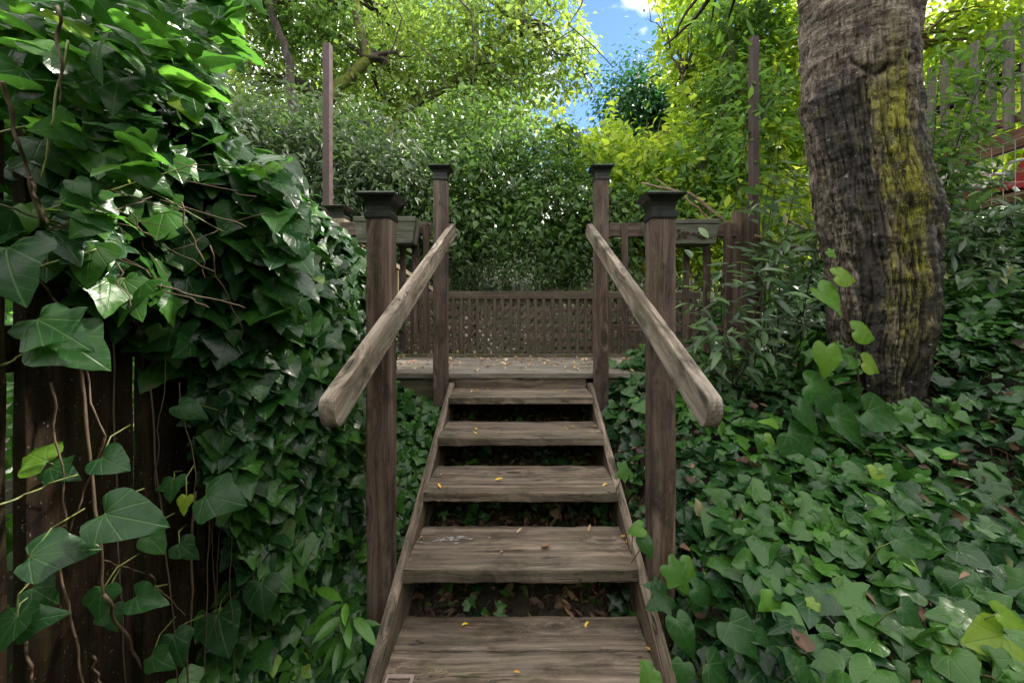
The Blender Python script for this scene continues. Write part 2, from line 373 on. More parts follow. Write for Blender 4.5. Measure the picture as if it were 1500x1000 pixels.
def norm(a): return a/np.maximum(1e-9, np.linalg.norm(a, axis=-1, keepdims=True))
def scatter_leaves(name, T, pos, nrm, tip, size, rnd, material, parent=None, **kw):
    pos = np.asarray(pos, float); n = len(pos)
    nrm = norm(np.asarray(nrm, float)); tip = np.asarray(tip, float)
    tip = norm(tip-nrm*(tip*nrm).sum(1, keepdims=True)); side = np.cross(tip, nrm)*RNG.uniform(.78, 1.18, (n, 1))
    B = np.stack([side, tip, nrm], 2)*np.asarray(size)[:, None, None]
    org = np.zeros(3)
    if parent is not None:
        w_ = parent
        while w_ is not None: org += np.array(w_.location); w_ = w_.parent
    which = RNG.integers(0, len(T), n)
    VV = []; LT = []; LV = []; UU = []; RR = []; off = 0
    for k, (V, Fc, UV) in enumerate(T):
        idx = np.where(which == k)[0]
        if not len(idx): continue
        v = np.einsum('nij,mj->nmi', B[idx], V)+pos[idx][:, None, :]-org
        m = len(V); VV.append(v.reshape(-1, 3)); RR.append(np.repeat(np.asarray(rnd)[idx], m))
        tot = np.array([len(f) for f in Fc]); flat = np.concatenate([np.array(f) for f in Fc])
        LT.append(np.tile(tot, len(idx)))
        LV.append((flat[None, :]+(np.arange(len(idx))*m)[:, None]+off).ravel())
        UU.append(np.tile(UV[flat], (len(idx), 1)))
        off += m*len(idx)
    VV = np.concatenate(VV); LT = np.concatenate(LT); LV = np.concatenate(LV); UU = np.concatenate(UU); RR = np.concatenate(RR)
    me = bpy.data.meshes.new(name)
    me.vertices.add(len(VV)); me.vertices.foreach_set('co', VV.astype(np.float32).ravel())
    me.loops.add(len(LV)); me.loops.foreach_set('vertex_index', LV.astype(np.int32))
    me.polygons.add(len(LT)); st = np.r_[0, np.cumsum(LT)[:-1]]
    me.polygons.foreach_set('loop_start', st.astype(np.int32)); me.polygons.foreach_set('loop_total', LT.astype(np.int32))
    me.polygons.foreach_set('use_smooth', np.ones(len(LT), bool))
    uv = me.uv_layers.new(name='UVMap'); uv.data.foreach_set('uv', UU.astype(np.float32).ravel())
    a = me.attributes.new('rnd', 'FLOAT', 'POINT'); a.data.foreach_set('value', RR.astype(np.float32))
    me.update(calc_edges=True)
    o = bpy.data.objects.new(name, me); COL.objects.link(o); me.materials.append(material)
    if parent is not None: o.parent = parent
    return tag(o, **kw)

# ------------------------------------------------------------------ terrain
def sst(a, b, x):
    t = np.clip((x-a)/(b-a), 0, 1); return t*t*(3-2*t)
def ground_z(x, y):
    x = np.asarray(x, float); y = np.asarray(y, float)
    yc = np.clip(y, 1.0, 2.9)
    cen = .19+.455*(yc-1.56)
    cen = np.where(y > 2.9, .80-.25*sst(3.6, 4.6, y), cen)
    yb = np.clip(y, .0, 3.2)
    bank = .45+np.where(yb < 1.5, .12, .3)*(yb-1.5)+.3*np.tanh((x-.5)/1.2)+.42*np.clip(x-1.9, 0, 4)
    bank = np.where(y > 3.2, bank-.0*(y-3.2), bank)
    left = .28+.30*np.clip(y-1.3, 0, 1.5)-.08*np.clip(-x-1.0, 0, 4)
    z = cen*(1-sst(.5, .75, x))+bank*sst(.5, .75, x)
    t = sst(.55, 1.0, -x); z = z*(1-t)+left*t
    # far: gentle rise behind
    r = np.hypot(x, y); z = z+np.clip(r-8.5, 0, 14)*.38+np.clip(r-22.5, 0, 80)*.06
    return z
gx = np.r_[np.linspace(-120, -6, 16), np.linspace(-5.5, 5.5, 120), np.linspace(6, 120, 16)]
gy = np.r_[np.linspace(-60, -2, 10), np.linspace(-1.6, 6.5, 100), np.linspace(7, 180, 18)]
GX, GY = np.meshgrid(gx, gy)
GZ = ground_z(GX, GY)
for i in range(GZ.shape[0]):
    for j in range(GZ.shape[1]):
        if abs(GX[i, j]) < 6 and -2 < GY[i, j] < 7: GZ[i, j] += .03*noise.noise(Vector((GX[i, j]*3, GY[i, j]*3, 0)))
ni, nj = GX.shape
gv = np.stack([GX, GY, GZ], -1).reshape(-1, 3)
gf = [(i*nj+j, i*nj+j+1, (i+1)*nj+j+1, (i+1)*nj+j) for i in range(ni-1) for j in range(nj-1)]
m = mat('soil'); nt_ = m.node_tree
o_ = N(nt_, 'ShaderNodeOutputMaterial'); p_ = N(nt_, 'ShaderNodeBsdfPrincipled'); L_(nt_, p_.outputs[0], o_.inputs[0])
tcn = N(nt_, 'ShaderNodeTexCoord'); n_ = noi(nt_, tcn.outputs['Object'], 14, 8, .7)
L_(nt_, ramp(nt_, n_, [(.35, (.012, .008, .005)), (.55, (.028, .020, .012)), (.7, (.055, .042, .024))]), p_.inputs['Base Color'])
p_.inputs['Roughness'].default_value = .9
b_ = N(nt_, 'ShaderNodeBump', Strength=1., Distance=.02); L_(nt_, n_, b_.inputs['Height']); L_(nt_, b_.outputs[0], p_.inputs['Normal'])
link('ground', mesh(gv.tolist(), gf), m, smooth=True, kind='structure')

# ------------------------------------------------------------------ staircase
HW = .45; ST = .038                                    # half clear width, stringer thickness
steps = [(1.561, 835, 20), (1.875, 721.6, 14.4), (2.195, 641, 12), (2.523, 581.6, 10.5)]   # front distance, pixel row of front edge, thickness px
zt = [EYE-(y-PY)*d/F for d, y, _ in steps]
Z1 = EYE-1.2
stair = empty('staircase', (0, 1.0, Z1-.1), label='open wooden staircase of five grey treads climbing to the small deck', cat='staircase')
# lower platform tread (several boards)
def multi(name, x0, x1, y0, y1, ztop, th, nb, mat_, parent, gap=.008, seed=0, weights=None, **kw):
    geos = []; wts = weights or [1]*nb; tot = sum(wts); W = y1-y0; y = y0
    for i in range(nb):
        wd = W*wts[i]/tot
        geos.append(plank_geo(x1-x0, wd-gap, th, r=.005, seed=seed+i*7, jit=.0018, off=(0, y+wd/2-(y0+y1)/2, RNG.uniform(-.002, .002)), seg=40))
        y += wd
    v, f = merge(geos)
    M = Matrix.Translation(((x0+x1)/2, (y0+y1)/2, ztop-th/2))
    return link(name, mesh(v, f), mat_, parent, M, **kw)
multi('tread', -HW+.002, HW-.002, .78, 1.60, Z1, .045, 5, W_STEP, stair, seed=3, label='wide bottom tread of several boards')
for i, (d, y, t) in enumerate(steps):
    dep = .325 if i < 3 else .30
    multi('tread', -HW+.002, HW-.002, d, d+dep, zt[i], t*d/F, 2, W_STEP, stair, seed=20+i*5, weights=[1.25, 1])
# stringers: sloping boards with a plumb top end
def stringer(sx):
    y0, y1 = .75, 2.80; zl = lambda y: EYE-(1.165-.432*(y-1.27))
    prof = [(y0, zl(y0)), (y1-.02, zl(y1-.02)), (y1, zl(y1)-.01), (y1, zl(y1)-.30), (y0, zl(y0)-.31)]
    bm = bmesh.new(); xa = sx*HW; xb = sx*(HW+ST)
    vs = [[bm.verts.new((x, p[0], p[1])) for p in prof] for x in (xa, xb)]
    bm.faces.new(vs[0]); bm.faces.new(list(reversed(vs[1])))
    for k in range(len(prof)):
        q = (k+1) % len(prof); bm.faces.new((vs[0][k], vs[1][k], vs[1][q], vs[0][q]))
    bmesh.ops.recalc_face_normals(bm, faces=bm.faces[:])
    ang = math.atan(.432); Rm = Matrix.Rotation(-ang, 4, 'X'); c = Vector((sx*(HW+ST/2), 1.8, zl(1.8)-.15))
    # local X along the slope
    M = frame(Vector((c.x, y0, zl(y0)-.15)), Vector((c.x, y1, zl(y1)-.15)))
    bmesh.ops.transform(bm, matrix=M.inverted(), verts=bm.verts[:])
    bmesh.ops.subdivide_edges(bm, edges=[e for e in bm.edges if e.calc_length() > .8], cuts=30)
    bmesh.ops.bevel(bm, geom=[e for e in bm.edges if len(e.link_faces) == 2 and e.calc_face_angle(0) > .8], offset=.003, segments=2, affect='EDGES')
    for v in bm.verts: v.co += Vector((0, 0, 1))*noise.noise(v.co*14)*.0015
    me = bpy.data.meshes.new('s'); bm.to_mesh(me); bm.free()
    link('stringer', me, W_STEP, stair, M)
stringer(-1); stringer(1)
DZ = EYE-.45                                            # deck surface
board('riser', (-HW+.003, 2.822, DZ-.095), (HW-.003, 2.822, DZ-.095), .125, .02, W_STEP, stair, up=Vector((0, -1, 0)))
# support cleats under treads
for i, (d, y, t) in enumerate(steps):
    for s in (-1, 1):
        board('cleat', (s*(HW-.020), d+.10, zt[i]-t*d/F-.03), (s*(HW-.020), d+.28, zt[i]-t*d/F-.03), .034, .055, W_FENCE, stair)

# newel posts with caps + handrail, one railing assembly per side
def cap_geo(prof, hw):
    V = []; Fc = []
    for (s, z) in prof:
        for a, b in ((1, 1), (-1, 1), (-1, -1), (1, -1)): V.append((a*s*hw, b*s*hw, z))
    for i in range(len(prof)-1):
        for k in range(4): Fc.append((i*4+k, i*4+(k+1) % 4, (i+1)*4+(k+1) % 4, (i+1)*4+k))
    Fc.append((3, 2, 1, 0)); n = len(prof)-1; Fc.append((n*4, n*4+1, n*4+2, n*4+3))
    return V, Fc
def post_cap(x, y, z, parent, hw=.0445, **kw):
    c = link('post_cap', mesh(*cap_geo([(1.06, -.006), (1.10, 0), (1.10, .018), (1.03, .021), (.98, .024), (1.0, .040), (1.10, .056), (1.27, .066), (1.40, .070), (1.68, .078), (1.70, .084), (1.2, .094), (.2, .100)], hw)), M_CAP, parent, Matrix.Translation((x, y, z)), **kw)
    return c
def newel(parent, x, y, z0, z1, name='newel_post', **kw):
    p = board(name, (x, y, z0), (x, y, z1), .089, .089, W_POST, parent, up=Vector((0, -1, 0)), r=.005, **kw)
    post_cap(x, y, z1, p)
    return p
SL = .438
def handrail(parent, sx):
    x = sx*.47; ya, yb = .995, 2.83; th = .038; H = .089; k = math.sqrt(1+SL*SL)
    # outline in the (along, up) plane with a half-round lower end
    Lr = (yb-ya)*k; pts = []
    rr = H/2
    for i in range(13):
        an = math.pi/2+math.pi*i/12; pts.append((-Lr/2+rr*.55+rr*.62*math.cos(an), rr*math.sin(an)))
    nn = 34
    bot = [(-Lr/2+rr*.55+(Lr-rr*.55)*i/nn, -rr) for i in range(1, nn+1)]
    bot[-1] = (Lr/2+.02, -rr); top = [(-a, b) for a, b in []]
    top = [(-Lr/2+rr*.55+(Lr-rr*.55)*i/nn, rr) for i in range(nn, 0, -1)]
    top[0] = (Lr/2-.02, rr)
    prof = pts+bot+top
    bm = bmesh.new(); fs = []
    vs = [[bm.verts.new((a, yy, b)) for a, b in prof] for yy in (-th/2, th/2)]
    bm.faces.new(vs[0]); bm.faces.new(list(reversed(vs[1])))
    n = len(prof)
    for q in range(n): bm.faces.new((vs[0][q], vs[1][q], vs[1][(q+1) % n], vs[0][(q+1) % n]))
    bmesh.ops.recalc_face_normals(bm, faces=bm.faces[:])
    bmesh.ops.bevel(bm, geom=[e for e in bm.edges if e.calc_face_angle(0) > 1.2], offset=.0022, segments=2, affect='EDGES')
    for v in bm.verts:
        v.co += Vector((0, noise.noise(v.co*10+Vector((sx*9, 0, 0)))*.0005, noise.noise(v.co*9+Vector((0, 0, sx*4)))*.0008))
    ztop = lambda y: EYE-.217+SL*(y-1.0)
    a = Vector((x, ya, ztop(ya)-rr*k)); b = Vector((x, yb, ztop(yb)-rr*k))
    me = bpy.data.meshes.new('h'); bm.to_mesh(me); bm.free()
    link('handrail', me, W_RAIL, parent, frame(a, b))
for sx, lab in ((-1, 'stair railing on the ivy fence side, bleached sloping handrail and two capped brown posts'),
                (1, 'stair railing on the leaning tree side, bleached sloping handrail and two capped brown posts')):
    rl = empty('stair_railing', (sx*.53, 1.55, .4), label=lab, cat='railing', group='railings either side of the stairs')
    newel(rl, sx*.5350, 1.53+.0445, .22, 1.838)
    newel(rl, sx*.5350, 2.70+.0445, .70, 2.346)
    handrail(rl, sx)
# nail heads on the far posts / stringers
# small plate at the very bottom of the steps
pl = empty('metal_plate', at(584, 997, 1.308), label='small rusty pink metal frame lying at the near left corner of the bottom tread', cat='plate')
pc = at(584, 998, 1.308); pc.z = Z1+.004; pl.location = pc
for (a, b, W) in (((-.045, .02), (.045, .02), .012), ((-.045, -.04), (.045, -.04), .012)):
    board('rim', pc+Vector((a[0], a[1], .001)), pc+Vector((b[0], b[1], .001)), W, .006, M_PLATE, pl)
for xx in (-.04, .04): board('side_rim', pc+Vector((xx, .013, .001)), pc+Vector((xx, -.033, .001)), .010, .006, M_PLATE, pl)

# ------------------------------------------------------------------ deck
deck = empty('deck', (0, 3.2, .6), label='small grey plank deck strewn with leaves at the top of the stairs', cat='deck')
DX0, DX1 = -1.45, 1.75
geos = []; y = 2.80
k = 0
while y < 3.72:
    # boards run left-right
    for (xa, xb) in ((DX0, DX1),):
        geos.append(plank_geo(xb-xa, .136, .036, r=.004, seed=k, jit=.0015, off=((xa+xb)/2, y+.07, DZ-.018+RNG.uniform(-.0015, .0015))))
    y += .141; k += 1
v, f = merge(geos); link('deck_boards', mesh(v, f), W_DECK, deck)
for (xa, xb) in ((DX0, -.50), (.50, DX1)):
    board('fascia', (xa, 2.835, DZ-.045-.1), (xb, 2.835, DZ-.045-.1), .20, .03, W_FASC, deck, up=Vector((0, -1, 0)))
    for i in range(int((xb-xa)/.09)):                      # board ends showing under the edge
        pass
board('joist', (-HW, 2.9, DZ-.3), (HW, 2.9, DZ-.3), .14, .04, W_FENCE, deck, up=Vector((0, -1, 0)))

# lattice fence at the back of the deck
FY = 3.72
lf = empty('lattice_fence', (0, FY, DZ), label='low brown fence of upright battens over diagonal lattice along the back of the deck', cat='fence')
def zf(py): return EYE+(PY-py)*FY/F
FX0, FX1 = -1.30, 1.62
board('top_rail', (FX0, FY, zf(432.5)), (FX1, FY, zf(432.5)), .068, .05, W_LATT, lf, up=Vector((0, -1, 0)))
board('bottom_rail', (FX0, FY-.01, zf(521)), (FX1, FY-.01, zf(521)), .038, .06, W_FASC, lf, up=Vector((0, -1, 0)))
x = FX0+.02
while x < FX1-.02:
    xx = x+RNG.uniform(-.004, .004)
    board('baluster', (xx, FY-.022, zf(518.5)), (xx, FY-.022, zf(438)), .027, .018, W_LATT, lf, up=Vector((0, -1, 0)), r=.002)
    x += .0745
geos = []
zb, ztp = zf(519), zf(438); Hh = ztp-zb
for sgn, yy in ((1, FY+.012), (-1, FY+.022)):
    c = FX0-Hh
    while c < FX1+Hh:
        # diagonal slat from (c, zb) to (c+Hh*sgn...) clipped
        xa, xb = (c, c+Hh) if sgn > 0 else (c+Hh, c)
        za, zb2 = zb, ztp
        p = [(xa, za), (xb, zb2)]
        q = []
        for (X, Z) in p: q.append((X, Z))
        # clip
        (X0, Z0), (X1, Z1_) = q
        def cl(X, Xl): t = (Xl-X0)/(X1-X0); return (Xl, Z0+t*(Z1_-Z0))
        lo, hi = FX0, FX1
        if max(X0, X1) > lo+.02 and min(X0, X1) < hi-.02:
            n0 = (X0, Z0) if lo <= X0 <= hi else cl(X0, lo if X0 < lo else hi)
            n1 = (X1, Z1_) if lo <= X1 <= hi else cl(X1, lo if X1 < lo else hi)
            a = Vector((n0[0], yy, n0[1])); b = Vector((n1[0], yy, n1[1]))
            if (b-a).length > .03:
                M = frame(a, b, Vector((0, -1, 0))); vv, ff = plank_geo((b-a).length, .026, .006, r=.001, seg=3, jit=.0003)
                geos.append(([tuple(M @ Vector(t_)) for t_ in vv], ff))
        c += .078
v, f = merge(geos); link('lattice_panel', mesh(v, f), wood('pale_lattice_strips', (.06, .045, .034), (.15, .115, .09), (.24, .20, .16), (.18, .155, .13), .5, moss=.3, stain=.2, knots=False, cracks=.1), lf)

# ------------------------------------------------------------------ deck-front railings left and right
def vert(name, px, d, y0, y1, wpx, mat_, parent, dep=.03, **kw):
    a = at(px, y0, d); b = at(px, y1, d)
    return board(name, b, a, wpx*d/F, dep, mat_, parent, up=Vector((0, -1, 0)), r=.003, **kw)
def horiz(name, px0, px1, d, y0, y1, mat_, parent, dep=.04, dy=0, **kw):
    a = at(px0, (y0+y1)/2, d); b = at(px1, (y0+y1)/2+dy, d)
    return board(name, a, b, abs(y1-y0)*d/F, dep, mat_, parent, up=Vector((0, -1, 0)), r=.003, **kw)
rr_ = empty('deck_railing', (1.2, 2.86, DZ), label='brown baluster railing on the tree side of the deck with a thick end post', cat='railing', group='railings at the front of the deck')
horiz('top_rail', 893, 1082, 2.86, 327, 347, W_POST, rr_)
horiz('lower_rail', 893, 1082, 2.86, 476, 484, W_POST, rr_, .035)
for px, y1, wd in ((915, 487, 10), (1005, 520, 9), (1035, 520, 10), (1066, 520, 11)):
    vert('baluster', px, 2.83, 328, y1 if y1 > 500 else 487, wd, W_POST, rr_, .022)
vert('end_post', 1092, 2.84, 308, 560, 27, W_POST, rr_, .13)
rl_ = empty('deck_railing', (-1.0, 2.86, DZ), label='brown baluster railing on the ivy side of the deck with a small capped post', cat='railing', group='railings at the front of the deck')
horiz('top_rail', 500, 632, 2.86, 326, 345, W_POST, rl_)
horiz('lower_rail', 585, 632, 2.86, 477, 485, W_POST, rl_, .035)
for px, y1, wd in ((609, 488, 10), (624, 512, 8), (590, 512, 8), (540, 512, 9)):
    vert('baluster', px, 2.83, 328, y1, wd, W_POST, rl_, .022)
ep = vert('end_post', 497, 2.9, 322, 560, 22, W_TAN, rl_, .1)
c_ = at(497, 322, 2.95); post_cap(c_.x, c_.y, c_.z, ep, .052)
# sloping railing of a second flight that leaves the deck on the left
bs = empty('side_stair_railing', at(560, 500, 3.3), label='tan railing sloping down behind the ivy-side post at the far left of the deck', cat='railing')
a = at(520, 352, 3.25); b = at(632, 425, 4.1)
board('sloping_rail', a, b, .07, .04, W_TAN, bs)
board('lower_sloping_rail', a-Vector((0, 0, .33)), b-Vector((0, 0, .33)), .06, .035, W_TAN, bs)
for i in range(7):
    p = a.lerp(b, (i+.4)/7); board('baluster', p-Vector((0, .03, .60)), p-Vector((0, .03, .03)), .055, .022, W_TAN, bs, up=Vector((0, -1, 0)))
# planter boxes hung on the railings
def planter(px0, px1, y0, y1, d, label):
    cx = (px0+px1)/2; c = at(cx, y1, d); e = empty('planter_box', c, label=label, cat='planter', group='weathered planter boxes hung on the deck railings')
    L = (px1-px0)*d/F; H = (y1-y0)*d/F; tp = .9; D = .16
    # front, back, ends as boards, open top with soil
    bm = bmesh.new()
    def slab(pts, th, mname):
        pass
    def quadbox(P4, n, th):
        P4 = [Vector(p) for p in P4]; n = Vector(n).normalized()*th
        V = [tuple(p) for p in P4]+[tuple(p-n) for p in P4]
        Fc = [(0, 1, 2, 3), (7, 6, 5, 4)]+[(i, i+4, (i+1) % 4+4, (i+1) % 4) for i in range(4)]
        me = mesh(V, Fc); b2 = bmesh.new(); b2.from_mesh(me); bmesh.ops.recalc_face_normals(b2, faces=b2.faces[:])
        bmesh.ops.bevel(b2, geom=b2.edges[:], offset=.003, segments=1, affect='EDGES'); b2.to_mesh(me); b2.free(); return me
    T = Matrix.Translation(c); h = L/2; hb = h*tp
    link('front_panel', quadbox([(-hb, 0, 0), (hb, 0, 0), (h, 0, H*.80), (-h, 0, H*.80)], (0, -1, 0), .02), W_GREY, e, T)
    link('front_panel', quadbox([(-h-.002, -.003, H*.80+.002), (h+.002, -.003, H*.80+.002), (h*1.02, -.003, H), (-h*1.02, -.003, H)], (0, -1, 0), .022), W_GREY, e, T)
    link('back_panel', quadbox([(-hb, D, 0), (hb, D, 0), (h, D, H*.98), (-h, D, H*.98)], (0, 1, 0), .02), W_GREY, e, T)
    for s in (-1, 1): link('end_panel', quadbox([(s*hb*.995, .022, 0.003), (s*hb*.995, D-.022, 0.003), (s*h*.995, D-.022, H*.97), (s*h*.995, .022, H*.97)], (s, 0, 0), .018), W_GREY, e, T)
    link('base_panel', quadbox([(-hb*.95, .022, .004), (hb*.95, .022, .004), (hb*.95, D-.022, .004), (-hb*.95, D-.022, .004)], (0, 0, -1), .012), W_GREY, e, T)
    link('soil', quadbox([(-h*.95, .022, H*.8), (h*.95, .022, H*.8), (h*.95, D-.022, H*.8), (-h*.95, D-.022, H*.8)], (0, 0, 1), .02), m, e, T)
planter(518, 608, 317, 356, 2.66, 'weathered grey-green wooden planter box behind the capped post on the ivy side')
planter(950, 1054, 321, 357, 2.66, 'weathered grey-green wooden planter box with a rotted patch on the tree side railing')
# rot patch: dark flakes on the front of the right planter
pp = [o for o in bpy.data.objects if o.name.startswith('planter_box')][-1]
rot = []
for i in range(26):
    c = at(990+RNG.uniform(2, 44), 344+RNG.normal(0, 2.6), 2.655); a_ = RNG.uniform(.006, .018); b_2 = RNG.uniform(.003, .008)
    vs = [tuple(c+Vector((math.cos(t)*a_*RNG.uniform(.6, 1.2), -.002-RNG.uniform(0, .004), math.sin(t)*b_2*RNG.uniform(.6, 1.3)))) for t in np.linspace(0, 2*math.pi, 8)[:-1]]
    vs.append(tuple(c+Vector((0, .002, 0)))); rot.append((vs, [(k2, (k2+1) % 7, 7) for k2 in range(7)]))
v, f = merge(rot); link('rot_patch', mesh(v, f), plain('rotten_wood', (.05, .022, .015), .9), pp)
# tall brown poles
def pole(px, y0, y1, wpx, d, label):
    a = at(px, y1, d); b = at(px, y0, d)
    board('pole', a, b, wpx*d/F, wpx*d/F*1.1, M_POLE, None, up=Vector((0, -1, 0)), r=.006, label=label, cat='pole', group='tall brown poles standing at the deck')
pole(480, 66, 480, 10.5, 2.98, 'tall slim brown pole rising from the ivy beside the small capped post')
pole(1104, 56, 545, 10.5, 2.98, 'tall slim brown pole rising behind the thick end post near the leaning tree')

# ------------------------------------------------------------------ left plank fence
fl = empty('plank_fence', (-.97, .9, .3), label='dark stained fence of wide upright planks half buried in ivy beside the stairs', cat='fence')
yb = .50; XF = -.96
for i in range(11):
    wd = [.235, .218, .172, .2, .19, .21, .18, .2, .2, .2, .2][i]
    if i == 0: y0 = .52; 
    ytop = 1.84+RNG.uniform(-.01, .01)
    y1 = y0+wd
    yc = (y0+y1)/2; gz = float(ground_z(XF, yc))-.2
    board('plank', (XF+RNG.uniform(-.006, .006), yc, gz), (XF+RNG.uniform(-.006, .006), yc, ytop), wd, .026, W_FENCE, fl, up=Vector((1, 0, 0)), r=.002, jit=.0007)
    y0 = y1+(.028 if i < 8 else .02)
    if i == 0: y0 = .783
board('rail', (XF-.035, .5, 1.42), (XF-.035, 2.8, 1.42), .09, .036, W_FENCE, fl, up=Vector((1, 0, 0)))
board('rail', (XF-.035, .5, .62), (XF-.035, 2.8, .8), .09, .036, W_FENCE, fl, up=Vector((1, 0, 0)))

# ------------------------------------------------------------------ big leaning tree on the right
def bark():
    m = mat('bark'); nt = m.node_tree
    o = N(nt, 'ShaderNodeOutputMaterial'); p = N(nt, 'ShaderNodeBsdfPrincipled'); L_(nt, p.outputs[0], o.inputs[0])
    a1 = N(nt, 'ShaderNodeAttribute', attribute_name='wet_dark').outputs['Fac']
    a2 = N(nt, 'ShaderNodeAttribute', attribute_name='mossy').outputs['Fac']
    a3 = N(nt, 'ShaderNodeAttribute', attribute_name='crev').outputs['Fac']
    tcn = N(nt, 'ShaderNodeTexCoord'); v = tcn.outputs['Object']
    a4 = N(nt, 'ShaderNodeAttribute', attribute_name='low').outputs['Fac']
    n1 = noi(nt, scl(nt, v, (6, 6, 12)), 1, 8, .65, .4); n2 = noi(nt, scl(nt, v, (9, 9, 60)), 1, 6, .6, 1.6); n3 = noi(nt, v, 110, 5, .65); n4 = noi(nt, scl(nt, v, (34, 34, 7)), 1, 7, .68, 1.4)
    nm = mixc(nt, a4, n2, n4); g = math_(nt, 'ADD', math_(nt, 'MULTIPLY', n1, .3), math_(nt, 'ADD', math_(nt, 'MULTIPLY', nm, .5), math_(nt, 'MULTIPLY', n3, .2)))
    col = ramp(nt, g, [(.41, (.012, .009, .007)), (.475, (.062, .047, .037)), (.54, (.18, .145, .12)), (.62, (.38, .33, .29))])
    wet_dark = ramp(nt, math_(nt, 'ADD', a1, math_(nt, 'MULTIPLY', math_(nt, 'SUBTRACT', n1, .5), .9)), [(.38, 0), (.62, 1)])
    col = mixc(nt, math_(nt, 'MULTIPLY', wet_dark, .94), col, mixc(nt, ramp(nt, n2, [(.4, 0), (.7, 1)]), (.012, .010, .010), (.055, .042, .038)))
    mo = ramp(nt, math_(nt, 'ADD', a2, math_(nt, 'MULTIPLY', math_(nt, 'SUBTRACT', nm, .5), 1.2)), [(.22, 0), (.62, 1)])
    mcol = mixc(nt, ramp(nt, a2, [(.55, 0), (1, 1)]), (.15, .14, .04), (.31, .31, .025))
    col = mixc(nt, math_(nt, 'MULTIPLY', mo, .85), col, mixc(nt, ramp(nt, g, [(.44, 0), (.54, 1)]), (.02, .018, .008), mcol))
    # pale lichen flecks
    sp = noi(nt, scl(nt, v, (1, 1, 1.6), (3, 1, 8)), 34, 2, .5)
    col = mixc(nt, math_(nt, 'MULTIPLY', ramp(nt, sp, [(.69, 0), (.705, 1)]), .5), col, (.40, .40, .38))
    col = mixc(nt, ramp(nt, a3, [(.25, 0), (.9, 1)]), col, (.018, .012, .009))
    L_(nt, col, p.inputs['Base Color'])
    L_(nt, mixc(nt, wet_dark, (.8, .8, .8), (.5, .5, .5)), p.inputs['Roughness']); p.inputs['Specular IOR Level'].default_value = .3
    h = math_(nt, 'ADD', math_(nt, 'MULTIPLY', nm, 1.6), math_(nt, 'MULTIPLY', n3, .5))
    b = N(nt, 'ShaderNodeBump', Strength=1.0, Distance=.012); L_(nt, h, b.inputs['Height']); L_(nt, b.outputs[0], p.inputs['Normal'])
    return m
M_BARK = bark()
def simplebark(name, a, b, c, mossc=None):
    m = mat(name); nt = m.node_tree
    o = N(nt, 'ShaderNodeOutputMaterial'); p = N(nt, 'ShaderNodeBsdfPrincipled'); L_(nt, p.outputs[0], o.inputs[0])
    tcn = N(nt, 'ShaderNodeTexCoord'); v = tcn.outputs['Object']; n1 = noi(nt, scl(nt, v, (14, 14, 5)), 1, 8, .7, .5)
    col = ramp(nt, n1, [(.35, a), (.5, b), (.68, c)])
    if mossc:
        n2 = noi(nt, v, 5, 6, .7); col = mixc(nt, ramp(nt, n2, [(.42, 0), (.55, 1)]), col, mossc)
    L_(nt, col, p.inputs['Base Color']); p.inputs['Roughness'].default_value = .9
    bb = N(nt, 'ShaderNodeBump', Strength=.8, Distance=.02); L_(nt, n1, bb.inputs['Height']); L_(nt, bb.outputs[0], p.inputs['Normal'])
    return m
M_BK_DARK = simplebark('dark_bark', (.015, .012, .01), (.04, .03, .025), (.08, .065, .05))
M_BK_MOSS = simplebark('mossy_bark', (.02, .018, .012), (.05, .045, .03), (.10, .09, .06), (.12, .14, .015))
M_BK_TAN = simplebark('tan_bark', (.10, .07, .04), (.2, .14, .09), (.3, .22, .15))

TD = 2.0                                                # distance of the trunk
rows = [(-260, 1150, 1362), (-120, 1160, 1364), (0, 1170, 1365), (60, 1171, 1360), (130, 1168, 1356), (200, 1176, 1362), (260, 1186, 1376), (320, 1194, 1390), (380, 1205, 1392),
        (440, 1207, 1391), (500, 1211, 1381), (560, 1219, 1368), (620, 1226, 1350), (690, 1220, 1350), (760, 1205, 1365)]
ry = np.array([r[0] for r in rows], float); rc = np.array([(r[1]+r[2])/2 for r in rows]); rw = np.array([(r[2]-r[1])/2 for r in rows])
NU, NV = 320, 520
tree = empty('tree', at(1288, 700, TD+.2), label='thick leaning tree trunk with blackened bark and yellow-green moss standing in the ivy', cat='tree')
V = np.zeros((NV, NU, 3)); wet_dark = np.zeros((NV, NU)); mos = np.zeros((NV, NU)); crv = np.zeros((NV, NU)); lwa = np.zeros((NV, NU))
yrow = np.linspace(760, -260, NV)
crk = [(.18, 60, 260, .02, 1), (.30, 300, 560, .03, 1), (.42, 150, 260, .035, 1), (.48, 330, 450, .04, 1), (.37, 430, 640, .025, 1), (.62, 400, 620, .035, 1), (.78, 0, 200, .015, 1), (-.8, 0, 90, .03, 1), (-.28, 20, 80, .014, .7), (-.05, 30, 70, .014, .6), (-.62, 280, 520, .03, .8), (-.3, 300, 560, .02, .8)]
